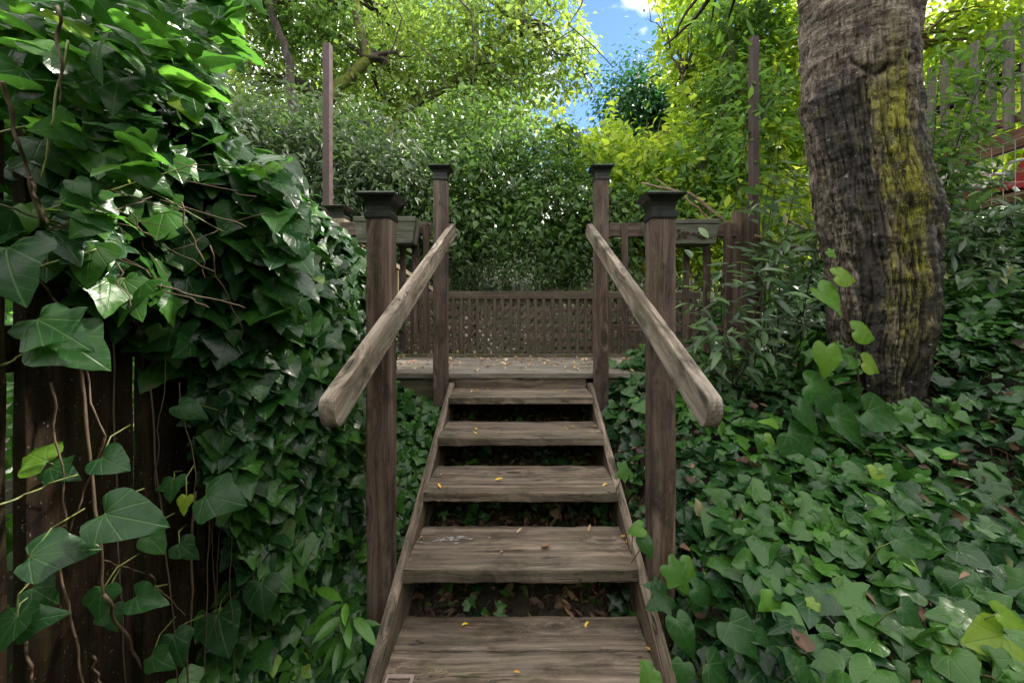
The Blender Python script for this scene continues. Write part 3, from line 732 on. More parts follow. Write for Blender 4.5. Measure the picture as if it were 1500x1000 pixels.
for i, py in enumerate(yrow):
    cx = np.interp(py, ry, rc); hw_ = np.interp(py, ry, rw)
    X0 = (cx-PX)*(TD+.17)/F; phi = math.atan2(X0, TD+.17); X0 -= .03; rad = .96*hw_*(TD+.17)/F*math.cos(phi); Z = EYE+(PY-py)*(TD+.02)/F
    for j in range(NU):
        th = 2*math.pi*j/NU                               # th=0 faces camera
        dx, dy = math.sin(th-phi), -math.cos(th-phi)
        s = (th if th < math.pi else th-2*math.pi)/(math.pi/2); s = math.sin(s*math.pi/2) if abs(s) < 1 else s               # -1 left edge .. 1 right edge on the front
        p = Vector((dx*rad, dy*rad, Z))
        q = Vector((p.x*5, p.y*5, p.z*2.2))
        lob = .035*noise.noise(q*.6)+.022*noise.noise(q*1.4+Vector((5, 0, 0)))+.014*noise.noise(q*3+Vector((1, 8, 0)))
        # horizontal wrinkles, bending, plus vertical furrows
        wv = noise.noise(Vector((p.x*4, p.y*4, Z*3)))*.5
        wr = noise.noise(Vector((p.x*9, p.y*9, (Z+wv*.16)*38)))+.5*noise.noise(Vector((p.x*16, p.y*16, (Z-wv*.1)*80)))
        fu = noise.noise(Vector((th*7+wv*2, Z*2.3, 3.3))); fuv = max(0, 1-abs(fu)*7)
        fine = noise.noise(Vector((p.x*60, p.y*60, Z*60)))
        fr = noise.fractal(Vector((p.x*12, p.y*12, Z*16)), .9, 2.1, 4)
        rid = noise.noise(Vector((th*11+wv*3, Z*1.7, 5.5)))+.5*noise.noise(Vector((th*24+wv*4, Z*3.5, 1.5))); rid = 1-min(1, abs(rid)*2.2); low = np.interp(py, [0, 200], [.4, 1])
        d = lob+.0046*wr*(1-.6*low)+.0022*fine+.012*fr-.020*rid**3*low-.010*fuv*max(0, noise.noise(Vector((th*2, Z*1.5, 9)))+.25)*2
        c = 0
        for (cs, ya, yb_, wd, dep) in crk:
            if ya < py < yb_:
                cc = cs+.05*noise.noise(Vector((py*.02, cs*9, 0)))+.02*noise.noise(Vector((py*.08, cs*9, 4)))
                e = max(0, 1-abs(s-cc)/wd)*math.sin(math.pi*(py-ya)/(yb_-ya))**.5
                c = max(c, e*dep)
        # right hand fold: a thick dark-edged roll
        roll = math.exp(-((s-.70)/.10)**2)*max(0, min(1, (py-60)/80))*max(0, min(1, (640-py)/100))
        gro = math.exp(-((s-.55+.05*math.sin(py*.025))/.028)**2)*max(0, min(1, (py-150)/80))*max(0, min(1, (640-py)/100))
        scar = math.exp(-((py-100-18*math.sin(s*5))/6.)**2)*(1 if -.1 < s < .5 else 0)
        d += .012*roll-.022*gro-.018*c-.016*scar
        c = max(c, gro*.8*(.5+.5*wr), scar*.9, min(1, fuv*.5), .75*rid**4*low)
        rr = rad+d
        V[i, j] = (X0+dx*rr, TD+.17+dy*rr, Z)
        # blackened bark: a broad ragged sheet down the front that swallows the foot; moss to its right
        nb = noise.fractal(Vector((s*3.2, py*.016, 1.7)), .8, 2.1, 5); nb2 = noise.fractal(Vector((s*9, py*.03, 6.2)), .7, 2.1, 4)
        sr = s+.10*nb+.05*nb2
        lo = np.interp(py, [100, 130, 180, 250, 330, 420, 500, 580, 640, 760], [-.2, -.70, -.72, -.58, -.34, -.32, -.50, -.85, -1.0, -1.5])
        hi = np.interp(py, [100, 130, 180, 250, 330, 420, 500, 560, 640, 760], [-.1, .22, .14, .06, .12, .12, .14, .18, .9, 1.6])
        sr += .22*(noise.noise(Vector((s*7, py*.05, 2.2))))*min(1, max(0, (py-200)/100)); wv_ = min((sr-lo)/.16, (hi-sr)/.09); wet_dark[i, j] = max(0, min(1, .5+wv_*.5))*max(0, min(1, (py+45*nb+18*nb2-95)/55))
        wet_dark[i, j] = max(wet_dark[i, j], .9*max(0, min(1, (sr-np.interp(py, [60, 150, 300, 480, 640], [1.2, .86, .74, .62, .2]))/.08)), .55*max(0, min(1, (-.86-sr)/.1)) if py > 250 else 0)  # same mask also darkens the trunk's right edge and lower left edge
        mc = np.interp(py, [60, 160, 260, 420, 600], [.36, .44, .44, .36, .3])
        mos[i, j] = max(0, min(1, (.78*math.exp(-((sr-mc-.08)/.36)**2)+.7*math.exp(-((sr-mc-.12-.0006*(300-py))/.07)**2)*(1 if 90 < py < 420 else .3)+.50*nb2)*np.interp(py, [20, 110, 150, 330, 520, 640], [.2, .5, .95, .85, .5, .15])))+.06
        crv[i, j] = c; lwa[i, j] = low
Vf = V.reshape(-1, 3)-np.array(tree.location)
ff = [(i*NU+j, i*NU+(j+1) % NU, (i+1)*NU+(j+1) % NU, (i+1)*NU+j) for i in range(NV-1) for j in range(NU)]
me = mesh(Vf.tolist(), ff, 'trunk')
for nm, arr in (('wet_dark', wet_dark), ('mossy', mos), ('crev', crv), ('low', lwa)):
    a = me.attributes.new(nm, 'FLOAT', 'POINT'); a.data.foreach_set('value', arr.ravel().astype(np.float32))
o = bpy.data.objects.new('trunk', me); COL.objects.link(o); me.materials.append(M_BARK); o.parent = tree
me.polygons.foreach_set('use_smooth', [True]*len(me.polygons))

def rot_dir(d, ang):
    ax = d.orthogonal().normalized(); q = Matrix.Rotation(RNG.uniform(0, 2*math.pi), 3, d) @ ax
    return (Matrix.Rotation(ang, 3, q) @ d).normalized()
def grow(p, d, length, rad, level, maxl, tubes, tips, up=.15, spread=.7, nseg=5):
    pts = [p.copy()]; rads = [rad]
    for i in range(nseg):
        d = (d+Vector(RNG.normal(0, .16, 3))+Vector((0, 0, up*.3))).normalized()
        p = p+d*(length/nseg); pts.append(p.copy()); rads.append(rad*(1-.55*(i+1)/nseg))
        if level < maxl and i >= 1 and RNG.random() < .75:
            grow(p, rot_dir(d, spread*RNG.uniform(.6, 1.2)), length*RNG.uniform(.5, .72), rads[-1]*.65, level+1, maxl, tubes, tips, up, spread, nseg)
        if level >= maxl-1: tips.append((p.copy(), d.copy()))
    tubes.append(tube_geo(pts, rads, 6 if level < 2 else 4))
    if level < maxl:
        grow(p, d, length*.65, rads[-1], level+1, maxl, tubes, tips, up, spread, nseg)
def crown(name, parent, material, centers, sizes, n, lsize, T, tones=None, droopy=.4, outw=.5, keep=None, clump=.16, **kw):
    """leaves gathered in clumps inside ellipsoids"""
    P = []; O = []; Rn = []
    vol = np.array([s[0]*s[2] for s in sizes], float); vol /= vol.sum()
    for (c, s), v in zip(zip(centers, sizes), vol):
        m_ = int(n*v); per = 26; k = max(3, m_//per)
        u = norm(RNG.normal(size=(k, 3)))*(RNG.uniform(.15, 1.0, (k, 1))**.45)
        cl = np.array(c)+u*np.array(s); ct = RNG.uniform(-.40, .40, k)
        idx = RNG.integers(0, k, m_)
        off = RNG.normal(size=(m_, 3))*np.array([clump, clump, clump*.75])*RNG.uniform(.6, 1.5, (k, 1))[idx]
        P.append(cl[idx]+off); O.append(u[idx]*outw+norm(off)*.8); Rn.append(np.clip(.5+ct[idx]+RNG.normal(0, .13, m_), 0, 1))
    P = np.concatenate(P); O = np.concatenate(O); Rn = np.concatenate(Rn)
    if keep is not None:
        k_ = keep(P); P, O, Rn = P[k_], O[k_], Rn[k_]
    nr = norm(O*.55+RNG.normal(size=P.shape)*.55+np.array([0, -.15, .75])); tip = norm(O+RNG.normal(size=P.shape)*.5+np.array([0, 0, -droopy]))
    sz = lsize*RNG.uniform(.55, 1.3, len(P))
    return scatter_leaves(name, T, P, nr, tip, sz, Rn, material, parent, **kw)
def pix(P):
    return PX+P[:, 0]/np.maximum(P[:, 1], .05)*F, PY-(P[:, 2]-EYE)/np.maximum(P[:, 1], .05)*F
def gap_keep(P):        # the open sky between the crowns: a shaft through the wood
    x, y = pix(P)
    e = ((x-920-(y-60)*-.18)/46)**2+((y-60)/84)**2
    e2 = ((x-860)/34)**2+((y-170)/32)**2
    e3 = ((x-890)/46)**2+((y-2)/60)**2
    e4 = ((x-946)/52)**2+((y-158)/52)**2
    r = RNG.random(len(P))
    return (P[:, 1] < .2) | ((e > 1-.25*r) & (e2 > 1-.5*r) & (e3 > 1-.4*r) & (e4 > 1-.5*r)) | (r < .05)

# main tree's limbs and crown: above the picture, shading the stairs
tubes = []; tips = []
top = at((rows[0][1]+rows[0][2])/2, -250, TD+.17)
for dv, ln in (((.9, .25, .7), 1.6), ((.5, .6, .7), 1.7), ((.2, 1.0, .75), 1.4), ((.5, .2, 1), 1.5)):
    grow(top-Vector((0, 0, .05)), Vector(dv).normalized(), ln, .11, 0, 2, tubes, tips)
tl = Vector(tree.location)
v, f = merge(tubes); link('limbs', mesh([Vector(q)-tl for q in v], f), M_BK_DARK, tree, Matrix.Translation(tl), smooth=True)
crown('crown', tree, L_MID, [(3.6, 3.3, 6.0), (3.4, 4.6, 6.4), (5.2, 3.2, 6.6), (6.5, 4.4, 6.9), (5.8, 2.0, 6.5), (4.4, 4.2, 7)], [(1.0, 1.0, .8), (1.2, 1.1, .8), (1.4, 1.3, .8), (1.4, 1.3, .8), (1.3, 1.2, .7), (1.2, 1.2, .8)], 17000, .15, T_SMALL, keep=gap_keep, clump=.22)

L_CEN = crownmat('centre_shrub_leaf', (.014, .036, .012), (.040, .090, .022), (.11, .19, .035), .35, (.2, .38, .04))
# ------------------------------------------------------------------ background trees and shrubs
def btree(label, name, base, trunk_pts, trunk_r, barkm, blobs, n, lsize, T, lm, cat='tree', group=None, keep=None, limbs=3, clump=.18, droopy=.4, extra=None):
    base = Vector(base); e = empty(name, base, label=label, cat=cat, group=group)
    tubes = []
    if trunk_pts:
        pts = [base]+[Vector(p) for p in trunk_pts]; rad = [trunk_r*(1-.6*i/(len(pts)-1)) for i in range(len(pts))]
        # resample with wobble
        P2 = []; R2 = []
        for i in range(len(pts)-1):
            for k in range(6):
                t = k/6; P2.append(pts[i].lerp(pts[i+1], t)+Vector(RNG.normal(0, trunk_r*.12, 3))); R2.append(rad[i]*(1-t)+rad[i+1]*t)
        P2.append(pts[-1]); R2.append(rad[-1]); tubes.append(tube_geo(P2, R2, 10))
        src = pts
    else: src = [base, base+Vector((0, 0, .3))]
    lt = []
    for (c, s) in blobs:
        for k in range(limbs):
            tgt = Vector(c)+Vector(RNG.normal(0, .45, 3)*np.array(s))
            st = min((p for p in src), key=lambda p: (p-tgt).length+RNG.uniform(0, .8)); dd = tgt-st
            ln = dd.length; P3 = []; 
            for q in range(9):
                t = q/8; P3.append(st.lerp(tgt, t)+Vector(RNG.normal(0, .03*ln, 3))*math.sin(math.pi*t)+Vector((0, 0, .12*ln*math.sin(math.pi*t))))
            r0 = max(.008, trunk_r*.35); lt.append(tube_geo(P3, [r0*(1-.8*q/8) for q in range(9)], 6))
            for u in range(3):
                s0 = P3[3+u*2]; dv = (tgt-st).normalized(); d2 = rot_dir(dv, .8); e2 = s0+d2*ln*.3
                lt.append(tube_geo([s0, s0.lerp(e2, .5)+Vector(RNG.normal(0, .03, 3)), e2], [r0*.35, r0*.22, r0*.1], 4))
    for q in (extra or []): lt.append(q)
    if tubes:
        v, f = merge(tubes); link('trunk', mesh([Vector(q)-base for q in v], f), barkm, e, Matrix.Translation(base), smooth=True)
    v, f = merge(lt); link('branches', mesh([Vector(q)-base for q in v], f), barkm if barkm != M_BK_MOSS else M_TWIG, e, Matrix.Translation(base), smooth=True)
    crown('crown' if cat == 'tree' else 'foliage', e, lm, [b[0] for b in blobs], [b[1] for b in blobs], n, lsize, T, keep=keep, clump=clump, droopy=droopy)
    return e
def bl(px, py, d, wx, wy, dep=None):
    c = at(px, py, d); s = d/F
    return (tuple(c), (wx*s, dep or max(wx, wy)*s*.7, wy*s))

# A dark shrubs behind the ivy, left
btree('dense grey-green shrub rising above the climbing ivy, left of the slim pole', 'shrub', (-2.6, 4.7, .6), [at(370, 330, 4.6), at(350, 230, 4.6)], .05, M_BK_DARK,
      [bl(330, 230, 4.4, 90, 80), bl(410, 200, 4.8, 80, 70), bl(390, 300, 4.6, 110, 70), bl(300, 330, 4.2, 90, 90)], 9000, .11, T_NARROW, L_DARK, 'shrub', 'shrubs behind the deck and ivy')
btree('dense grey-green shrub between the slim pole and the tall capped post', 'shrub', (-1.4, 5.2, .6), [at(560, 330, 5.1), at(540, 240, 5.1)], .05, M_BK_DARK,
      [bl(530, 230, 5.0, 90, 60), bl(560, 300, 5.0, 100, 80), bl(480, 300, 4.9, 80, 80), bl(600, 380, 5.0, 70, 60)], 9500, .105, T_NARROW, L_DARK, 'shrub', 'shrubs behind the deck and ivy')
# B tall mossy tree, upper left
btree('tall tree with a crooked mossy limb behind the slim pole on the left', 'tree', (-3.4, 6.2, .5), [at(440, 420, 6.2), at(470, 290, 6.2), at(478, 150, 6.2), at(535, 85, 6.2), at(520, 0, 6.3), at(500, -120, 6.4)], .13, M_BK_MOSS,
      [bl(430, 50, 6.6, 110, 70), bl(560, 40, 6.9, 110, 70), bl(400, 130, 6.8, 90, 50), bl(560, 130, 7.0, 90, 50), bl(330, -20, 6.4, 120, 70), bl(480, -90, 6.5, 200, 60)], 9000, .12, T_SMALL, L_OLIVE, group='trees behind the deck', keep=gap_keep, clump=.2, limbs=5)
btree('slender dark tree with two bare forking stems above the grey-green shrub', 'tree', (-3.6, 5.6, .5), [at(392, 300, 5.6), at(430, 190, 5.6), at(425, 90, 5.6), at(395, 10, 5.6), at(380, -90, 5.7)], .085, M_BK_DARK,
      [bl(380, 20, 6.0, 70, 60), bl(340, -40, 5.6, 90, 60), bl(470, 20, 6.0, 50, 60)], 3500, .10, T_SMALL, L_MID, group='trees behind the deck', clump=.24)
# D centre canopy
btree('tree with a mossy slanting bough over the middle of the deck', 'tree', (-.9, 6.8, .5), [at(560, 420, 6.8), at(545, 240, 6.8), at(600, 160, 6.8), at(690, 100, 6.9), at(760, 30, 7), at(780, -60, 7)], .12, M_BK_MOSS,
      [bl(680, 60, 7.0, 110, 70), bl(780, 40, 7.2, 90, 70), bl(640, 140, 7.2, 100, 60), bl(760, 130, 7.2, 90, 60), bl(700, -60, 7, 200, 60), bl(840, 100, 7.3, 40, 40)], 11500, .12, T_SMALL, L_OLIVE, group='trees behind the deck', keep=gap_keep, clump=.2, limbs=5,
      extra=[tube_geo([at(a_+RNG.normal(0, 3), b_+RNG.normal(0, 3), 5.6+.05*k_) for k_, (a_, b_) in enumerate(q_)], [r_*(1-.12*k_) for k_ in range(len(q_))], 5) for r_, q_ in (
        (.014, [(640, -40), (690, 20), (700, 60), (720, 90), (745, 110), (770, 140), (790, 175)]), (.009, [(700, 60), (695, 110), (700, 150), (690, 190)]), (.012, [(860, -30), (850, 10), (835, 40), (870, 60), (900, 95)]), (.008, [(835, 40), (800, 70), (790, 110)]),
        (.012, [(560, -30), (590, 30), (575, 70), (560, 110), (565, 150)]), (.008, [(745, 110), (790, 105), (820, 120)]), (.009, [(600, 60), (640, 90), (655, 130), (690, 150)]))])
# C shrub mass behind the lattice
btree('bushy green shrub filling the view behind the lattice fence, nearer the tall left post', 'shrub', (-.5, 5.4, .5), [at(690, 420, 5.4), at(700, 330, 5.4)], .045, M_BK_DARK,
      [bl(690, 270, 5.4, 90, 70), bl(720, 340, 5.2, 100, 55), bl(640, 350, 5.3, 80, 70), bl(700, 200, 5.7, 90, 50)], 8500, .10, T_SMALL, L_CEN, 'shrub', 'shrubs behind the deck and ivy', clump=.14)
btree('bushy green shrub filling the view behind the lattice fence, nearer the tall right post', 'shrub', (.7, 5.4, .5), [at(830, 420, 5.4), at(810, 330, 5.4)], .045, M_BK_DARK,
      [bl(830, 300, 5.3, 90, 65), bl(850, 370, 5.2, 90, 45), bl(800, 230, 5.6, 80, 45), bl(900, 330, 5.3, 70, 60)], 8000, .10, T_SMALL, L_CEN, 'shrub', 'shrubs behind the deck and ivy', clump=.14)
btree('low leafy shrub crouching under the big bushes just behind the lattice', 'shrub', (.2, 4.9, .5), None, .03, M_BK_DARK,
      [bl(760, 400, 4.8, 110, 22), bl(620, 430, 4.8, 90, 30), bl(900, 420, 4.8, 90, 30), bl(760, 470, 4.9, 180, 25)], 5000, .06, T_NARROW, L_DARK, 'shrub', 'shrubs behind the deck and ivy', clump=.12)
# E yellow-green trees right of centre
btree('bright yellow-green young tree behind the tall right post', 'tree', (1.6, 5.6, .6), [at(960, 330, 5.6), at(930, 240, 5.7)], .05, M_BK_TAN,
      [bl(900, 240, 5.8, 70, 55), bl(980, 260, 5.6, 80, 50), bl(870, 200, 6.2, 50, 30), bl(1040, 290, 5.4, 70, 55), bl(960, 200, 6, 60, 30), bl(1000, 360, 5.4, 80, 50)], 10500, .115, T_SMALL, L_LIME, group='trees behind the deck', keep=gap_keep, clump=.2)
btree('lime-leaved tree arching over the slim pole left of the leaning trunk', 'tree', (3.0, 5.6, .7), [at(1085, 300, 5.6), at(1045, 225, 5.6), at(1015, 160, 5.7), at(1000, 110, 5.7)], .055, M_BK_DARK,
      [bl(1060, 150, 5.9, 70, 60), bl(1040, 60, 6.1, 70, 45), bl(1120, 60, 5.8, 80, 70), bl(1130, 190, 5.6, 60, 70), bl(1000, 110, 6.0, 35, 30), bl(1010, 0, 6.2, 70, 30), bl(1080, 240, 5.6, 80, 50)], 10500, .13, T_SMALL, L_LIME, group='trees behind the deck', keep=gap_keep, clump=.2)
btree('mid green sapling standing in front of the bright yellow-green tree', 'tree', (1.9, 4.9, .6), [at(1010, 330, 4.9), at(1030, 240, 4.9), at(1060, 160, 5.0)], .022, M_BK_DARK,
      [bl(1000, 300, 4.9, 60, 40), bl(1050, 230, 5.0, 50, 45), bl(1080, 140, 5.1, 50, 50), bl(950, 330, 5.0, 40, 25), bl(1080, 20, 5.2, 70, 40)], 3600, .11, T_SMALL, L_MID, group='trees behind the deck', keep=gap_keep, clump=.16, limbs=4)
# F deep green tree in the gap
btree('dark green rounded tree seen in the sky gap between lighter crowns', 'tree', (2.4, 7.6, .6), [at(960, 260, 7.6), at(955, 160, 7.6)], .1, M_BK_DARK,
      [bl(940, 135, 7.6, 42, 36), bl(975, 165, 7.6, 36, 32), bl(920, 165, 7.5, 28, 28), bl(960, 205, 7.6, 45, 28)], 9000, .10, T_SMALL, L_DEEP, group='trees behind the deck', clump=.26)
# G right, behind the trunk
btree('green-leaved tree behind the leaning trunk and the picket railing', 'tree', (4.4, 5.0, 1.2), [at(1290, 200, 5.2), at(1330, 60, 5.2)], .07, M_BK_TAN,
      [bl(1180, 230, 5.4, 80, 80), bl(1400, 50, 5.6, 110, 60), bl(1480, 60, 5.6, 90, 80), bl(1380, 180, 5.2, 70, 60), bl(1140, 330, 5.0, 80, 60), bl(1180, 80, 5.6, 60, 70), bl(1500, 180, 6.2, 80, 80)], 12000, .14, T_SMALL, L_LIME, group='trees behind the deck', keep=gap_keep, clump=.2)
# H far wood that closes the view
for i, (px, py, d, wx, wy, lm, n) in enumerate(((330, 200, 11, 200, 170, L_DARK, 12000), (560, 330, 10, 160, 110, L_DARK, 8000), (520, 200, 12, 130, 110, L_MID, 10000), (740, 330, 11, 170, 105, L_DARK, 8500), (700, 170, 12, 110, 110, L_MID, 9000), (960, 350, 10.5, 150, 80, L_MID, 6000), (1120, 220, 11, 110, 160, L_MID, 6000), (1380, 250, 10, 200, 240, L_OLIVE, 9000), (150, 350, 9, 220, 200, L_MID, 6500), (560, 30, 13, 160, 100, L_MID, 9000))):
    dirs = ['far dark tree at the upper left behind the ivy', 'far dark tree behind the slim left pole', 'far mid-green tree above the shrub left of centre', 'far dark tree directly behind the lattice shrubs', 'far mid-green tree under the canopy at centre',
            'far mid-green tree low behind the yellow-green tree', 'far green tree between the slim right pole and the trunk', 'far olive tree beyond the picket railing', 'far green tree glimpsed behind the plank fence', 'far mid-green tree high above the mossy limb'][i]
    c = at(px, py, d)
    btree(dirs, 'tree', (c.x, c.y, .7), [(c.x*1.01, c.y, c.z-1), (c.x*.99, c.y, c.z)], .14, M_BK_DARK, [bl(px-wx*.35, py, d, wx*.6, wy*.8), bl(px+wx*.35, py-wy*.1, d+.4, wx*.6, wy*.8), bl(px, py+wy*.4, d, wx*.8, wy*.5), bl(px, py-wy*.4, d, wx*.6, wy*.55)], n, .17, T_SMALL, lm, group='far trees beyond the deck', keep=gap_keep, clump=.35, limbs=2)
# sunlit undergrowth behind the plank fence
P = np.c_[RNG.uniform(-3.2, -1.25, 5200), RNG.uniform(.4, 3.4, 5200), RNG.uniform(.1, 2.2, 5200)]
P[:, 2] = np.minimum(P[:, 2], 1.5+.5*RNG.random(5200)*(-P[:, 0]-.9))
nn = 5200; Pq = np.c_[RNG.uniform(-3.0, 3.4, nn), RNG.uniform(3.95, 7.5, nn), np.zeros(nn)]; Pq[:, 2] = ground_z(Pq[:, 0], Pq[:, 1])+RNG.random(nn)*np.interp(Pq[:, 1], [3.9, 7.5], [.55, .9])
scatter_leaves('low_undergrowth', T_SMALL, Pq, RNG.normal(size=Pq.shape)*.6+np.array([0, -.3, .8]), RNG.normal(size=Pq.shape), RNG.uniform(.06, .13, nn), RNG.uniform(0, .6, nn), L_DARK, None, kind='stuff', label='dark low undergrowth behind the lattice fence', cat='undergrowth')
scatter_leaves('undergrowth', T_IVY, P, RNG.normal(size=P.shape)*.5+np.array([.2, -.2, .9]), RNG.normal(size=P.shape)+np.array([0, 0, -.6]), RNG.uniform(.05, .1, len(P)), RNG.uniform(.5, 1, len(P)), L_IVYH, None, kind='stuff',
               label='sunlit green undergrowth seen through the gaps of the plank fence', cat='undergrowth')

# ------------------------------------------------------------------ ivy ground cover on the right bank
def bank_leaves(n, x0, x1, y0, y1, s0, s1, name, label, T=T_IVY, lift=(.0, .17), stepz=None, cond=None, mat_=L_IVY):
    x = RNG.uniform(x0, x1, n); y = RNG.uniform(y0, y1, n)
    if cond is not None:
        k = cond(x, y); x, y = x[k], y[k]
    n = len(x); mound = np.array([noise.noise(Vector((a*2.4, b*2.4, 5))) for a, b in zip(x, y)])
    lv = RNG.random(n)**.7
    z = ground_z(x, y)+lift[0]+(lift[1]-lift[0])*lv+mound*.05
    P = np.c_[x, y, z]
    nr = RNG.normal(size=(n, 3))*.38+np.array([-.10, -.34, 1.0])
    az = RNG.uniform(0, 2*math.pi, n); tip = np.c_[np.cos(az)*.8, np.sin(az)*.8-.45, np.full(n, -.25)]
    sz = RNG.uniform(s0, s1, n)*(.75+.35*lv)
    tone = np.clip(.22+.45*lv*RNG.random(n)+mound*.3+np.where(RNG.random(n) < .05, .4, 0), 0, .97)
    return x, y, z, P, nr, tip, sz, tone
dense = lambda x, y: (((x > .56) & (y < 3.1)) | ((x > DX1+.05) & (y < 4.6))) & (np.abs((x-1.86)/.27)**2+np.abs((y-2.17)/.27)**2 > 1) & (x < .62+y*1.75) & (y > .42)
x, y, z, P, nr, tip, sz, tone = bank_leaves(9500, .56, 4.2, .45, 3.3, .036, .086, '', '', cond=dense)
ivy_args = [P, nr, tip, sz, tone]
x2, y2, z2, P2, nr2, tip2, sz2, tone2 = bank_leaves(900, .60, 1.6, .45, 1.9, .055, .09, '', '', cond=dense)
x3, y3, z3, P3, nr3, tip3, sz3, tone3 = bank_leaves(9000, 1.6, 5.6, 2.2, 4.6, .06, .10, '', '', cond=lambda x, y: (x > 1.9) & (x < .62+y*1.6))
n = 520; aa = RNG.uniform(-2.3, 1.15, n); rr_3 = RNG.uniform(.20, .34, n); hh = RNG.random(n)**1.7*np.where((aa < -.2), .42, .20)
ph = math.atan2(1.86, 2.17); xs_ = 1.86+np.sin(aa-ph)*rr_3; ys_ = 2.17-np.cos(aa-ph)*rr_3
P4 = np.c_[xs_, ys_, ground_z(xs_, ys_)+.03+hh]; o4 = np.c_[np.sin(aa-ph), -np.cos(aa-ph), np.full(n, .9)]
sk = [P4, o4+RNG.normal(size=(n, 3))*.35, RNG.normal(size=(n, 3))*.5+np.c_[np.sin(aa-ph)*.5, -np.cos(aa-ph)*.5, np.full(n, -.7)], RNG.uniform(.045, .085, n), np.clip(.35+.45*RNG.random(n), 0, .9)]
allv = [np.concatenate(q) for q in zip(ivy_args, [P2, nr2, tip2, sz2, tone2], [P3, nr3, tip3, sz3, tone3], sk)]
scatter_leaves('ivy_ground_cover', T_IVY, *allv, L_IVY, None, kind='stuff', label='glossy dark green ivy carpeting the bank under the leaning tree', cat='ivy')
# stems among the ground ivy
tubes = []
for i in range(1100):
    xx, yy = RNG.uniform(.6, 2.6), RNG.uniform(.5, 2.9)
    p0 = Vector((xx, yy, float(ground_z(xx, yy))+.005)); d = Vector((RNG.normal(0, .6), RNG.normal(0, .6), 1)).normalized(); ln = RNG.uniform(.05, .13)
    mid_ = p0+d*ln*.5+Vector(RNG.normal(0, .012, 3)); tubes.append(tube_geo([p0, mid_, p0+d*ln+Vector(RNG.normal(0, .015, 3))], [.0016, .0013, .001], 3))
for i in range(140):
    xx, yy = RNG.uniform(.6, 2.6), RNG.uniform(.6, 2.9); p = Vector((xx, yy, 0)); a0 = RNG.uniform(0, 6.28); pts = []
    for k in range(9):
        pts.append(Vector((p.x, p.y, float(ground_z(p.x, p.y))+.03+.03*RNG.random()))); a0 += RNG.normal(0, .4); p = p+Vector((math.cos(a0), math.sin(a0), 0))*.06
    tubes.append(tube_geo(pts, .0022, 4))
v, f = merge(tubes); link('ivy_runners', mesh(v, f), M_STEM, None, kind='stuff', label='thin brown ivy runners threading the leaves on the bank', cat='stems')

# leaf litter: under the stairs, on the bank, on the deck
def litter(name, n, fn, s0, s1, material, label, flat=.5, T=T_CURL):
    P = fn(n); n = len(P)
    nr = RNG.normal(size=(n, 3))*flat+np.array([0, -.15, 1]); az = RNG.uniform(0, 2*math.pi, n); tip = np.c_[np.cos(az), np.sin(az), np.zeros(n)]
    scatter_leaves(name, T, P, nr, tip, RNG.uniform(s0, s1, n), RNG.random(n), material, None, kind='stuff', label=label, cat='leaf litter')
def f1(n):
    x = RNG.uniform(-.62, .62, n); y = RNG.uniform(1.2, 3.0, n); return np.c_[x, y, ground_z(x, y)+RNG.uniform(.0, .05, n)]
litter('leaf_litter', 4200, f1, .022, .055, L_LIT, 'brown dead leaves heaped on the soil under the open steps', .6)
def f2(n):
    x = RNG.uniform(.6, 2.6, n); y = RNG.uniform(.5, 2.9, n); return np.c_[x, y, ground_z(x, y)+RNG.uniform(.03, .17, n)]
litter('bank_leaf_litter', 850, f2, .03, .06, L_LIT, 'brown dead leaves caught between the ivy on the bank', .7)
def f3(n):
    x = RNG.uniform(-1.3, 1.6, n); y = 2.83+(RNG.random(n)**.8)*.86; return np.c_[x, y, np.full(n, DZ+.006)]
litter('deck_leaf_litter', 560, f3, .012, .036, L_TAN, 'small tan and yellow leaves scattered over the deck boards', .25)
# a few green ivy sprigs under the steps
xs = RNG.uniform(-.6, .6, 900); ys = RNG.uniform(1.25, 3.0, 900)
kk = (np.array([noise.noise(Vector((a*3, b*3, 1))) for a, b in zip(xs, ys)])+.5*np.abs(xs) > .12); xs, ys = xs[kk], ys[kk]
P = np.c_[xs, ys, ground_z(xs, ys)+RNG.uniform(.03, .1, len(xs))]
scatter_leaves('ivy_under_steps', T_IVY, P, RNG.normal(size=P.shape)*.4+np.array([0, -.6, .8]), RNG.normal(size=P.shape)+np.array([0, -.3, -.4]), RNG.uniform(.03, .055, len(P)), RNG.uniform(0, .8, len(P)), L_IVY, None, kind='stuff', label='small ivy sprigs growing out of the soil under the steps', cat='ivy')

# fallen leaves lying on the treads, one object each
LEAVES = [(0, 676, 918, 'bright yellow'), (0, 752, 986, 'orange'), (0, 950, 944, 'orange'), (0, 963, 958, 'orange'), (0, 863, 912, 'yellow-green'), (0, 940, 903, 'tan'),
          (1, 794, 803, 'dark brown'), (1, 737, 808, 'tan'), (1, 908, 787, 'orange'), (1, 917, 797, 'orange'), (1, 862, 780, 'tan'), (1, 757, 782, 'grey'), (1, 615, 790, 'tan'),
          (2, 646, 716, 'pale yellow'), (2, 658, 716, 'orange'), (2, 724, 705, 'bright yellow'), (2, 645, 698, 'tan'), (2, 890, 710, 'pale yellow'),
          (3, 694, 629, 'bright yellow'), (3, 699, 637, 'yellow'), (3, 732, 635, 'yellow'), (3, 841, 626, 'yellow'), (3, 871, 626, 'bright yellow'), (3, 832, 631, 'tan'),
          (4, 704, 574, 'orange'), (4, 717, 573, 'orange'), (4, 804, 573, 'orange'), (4, 832, 574, 'orange'), (4, 690, 576, 'tan')]
ZT = [Z1]+zt
tn = ['bottom', 'second', 'third', 'fourth', 'top']
byt = {}
for q in LEAVES: byt.setdefault(q[0], []).append(q)
import itertools
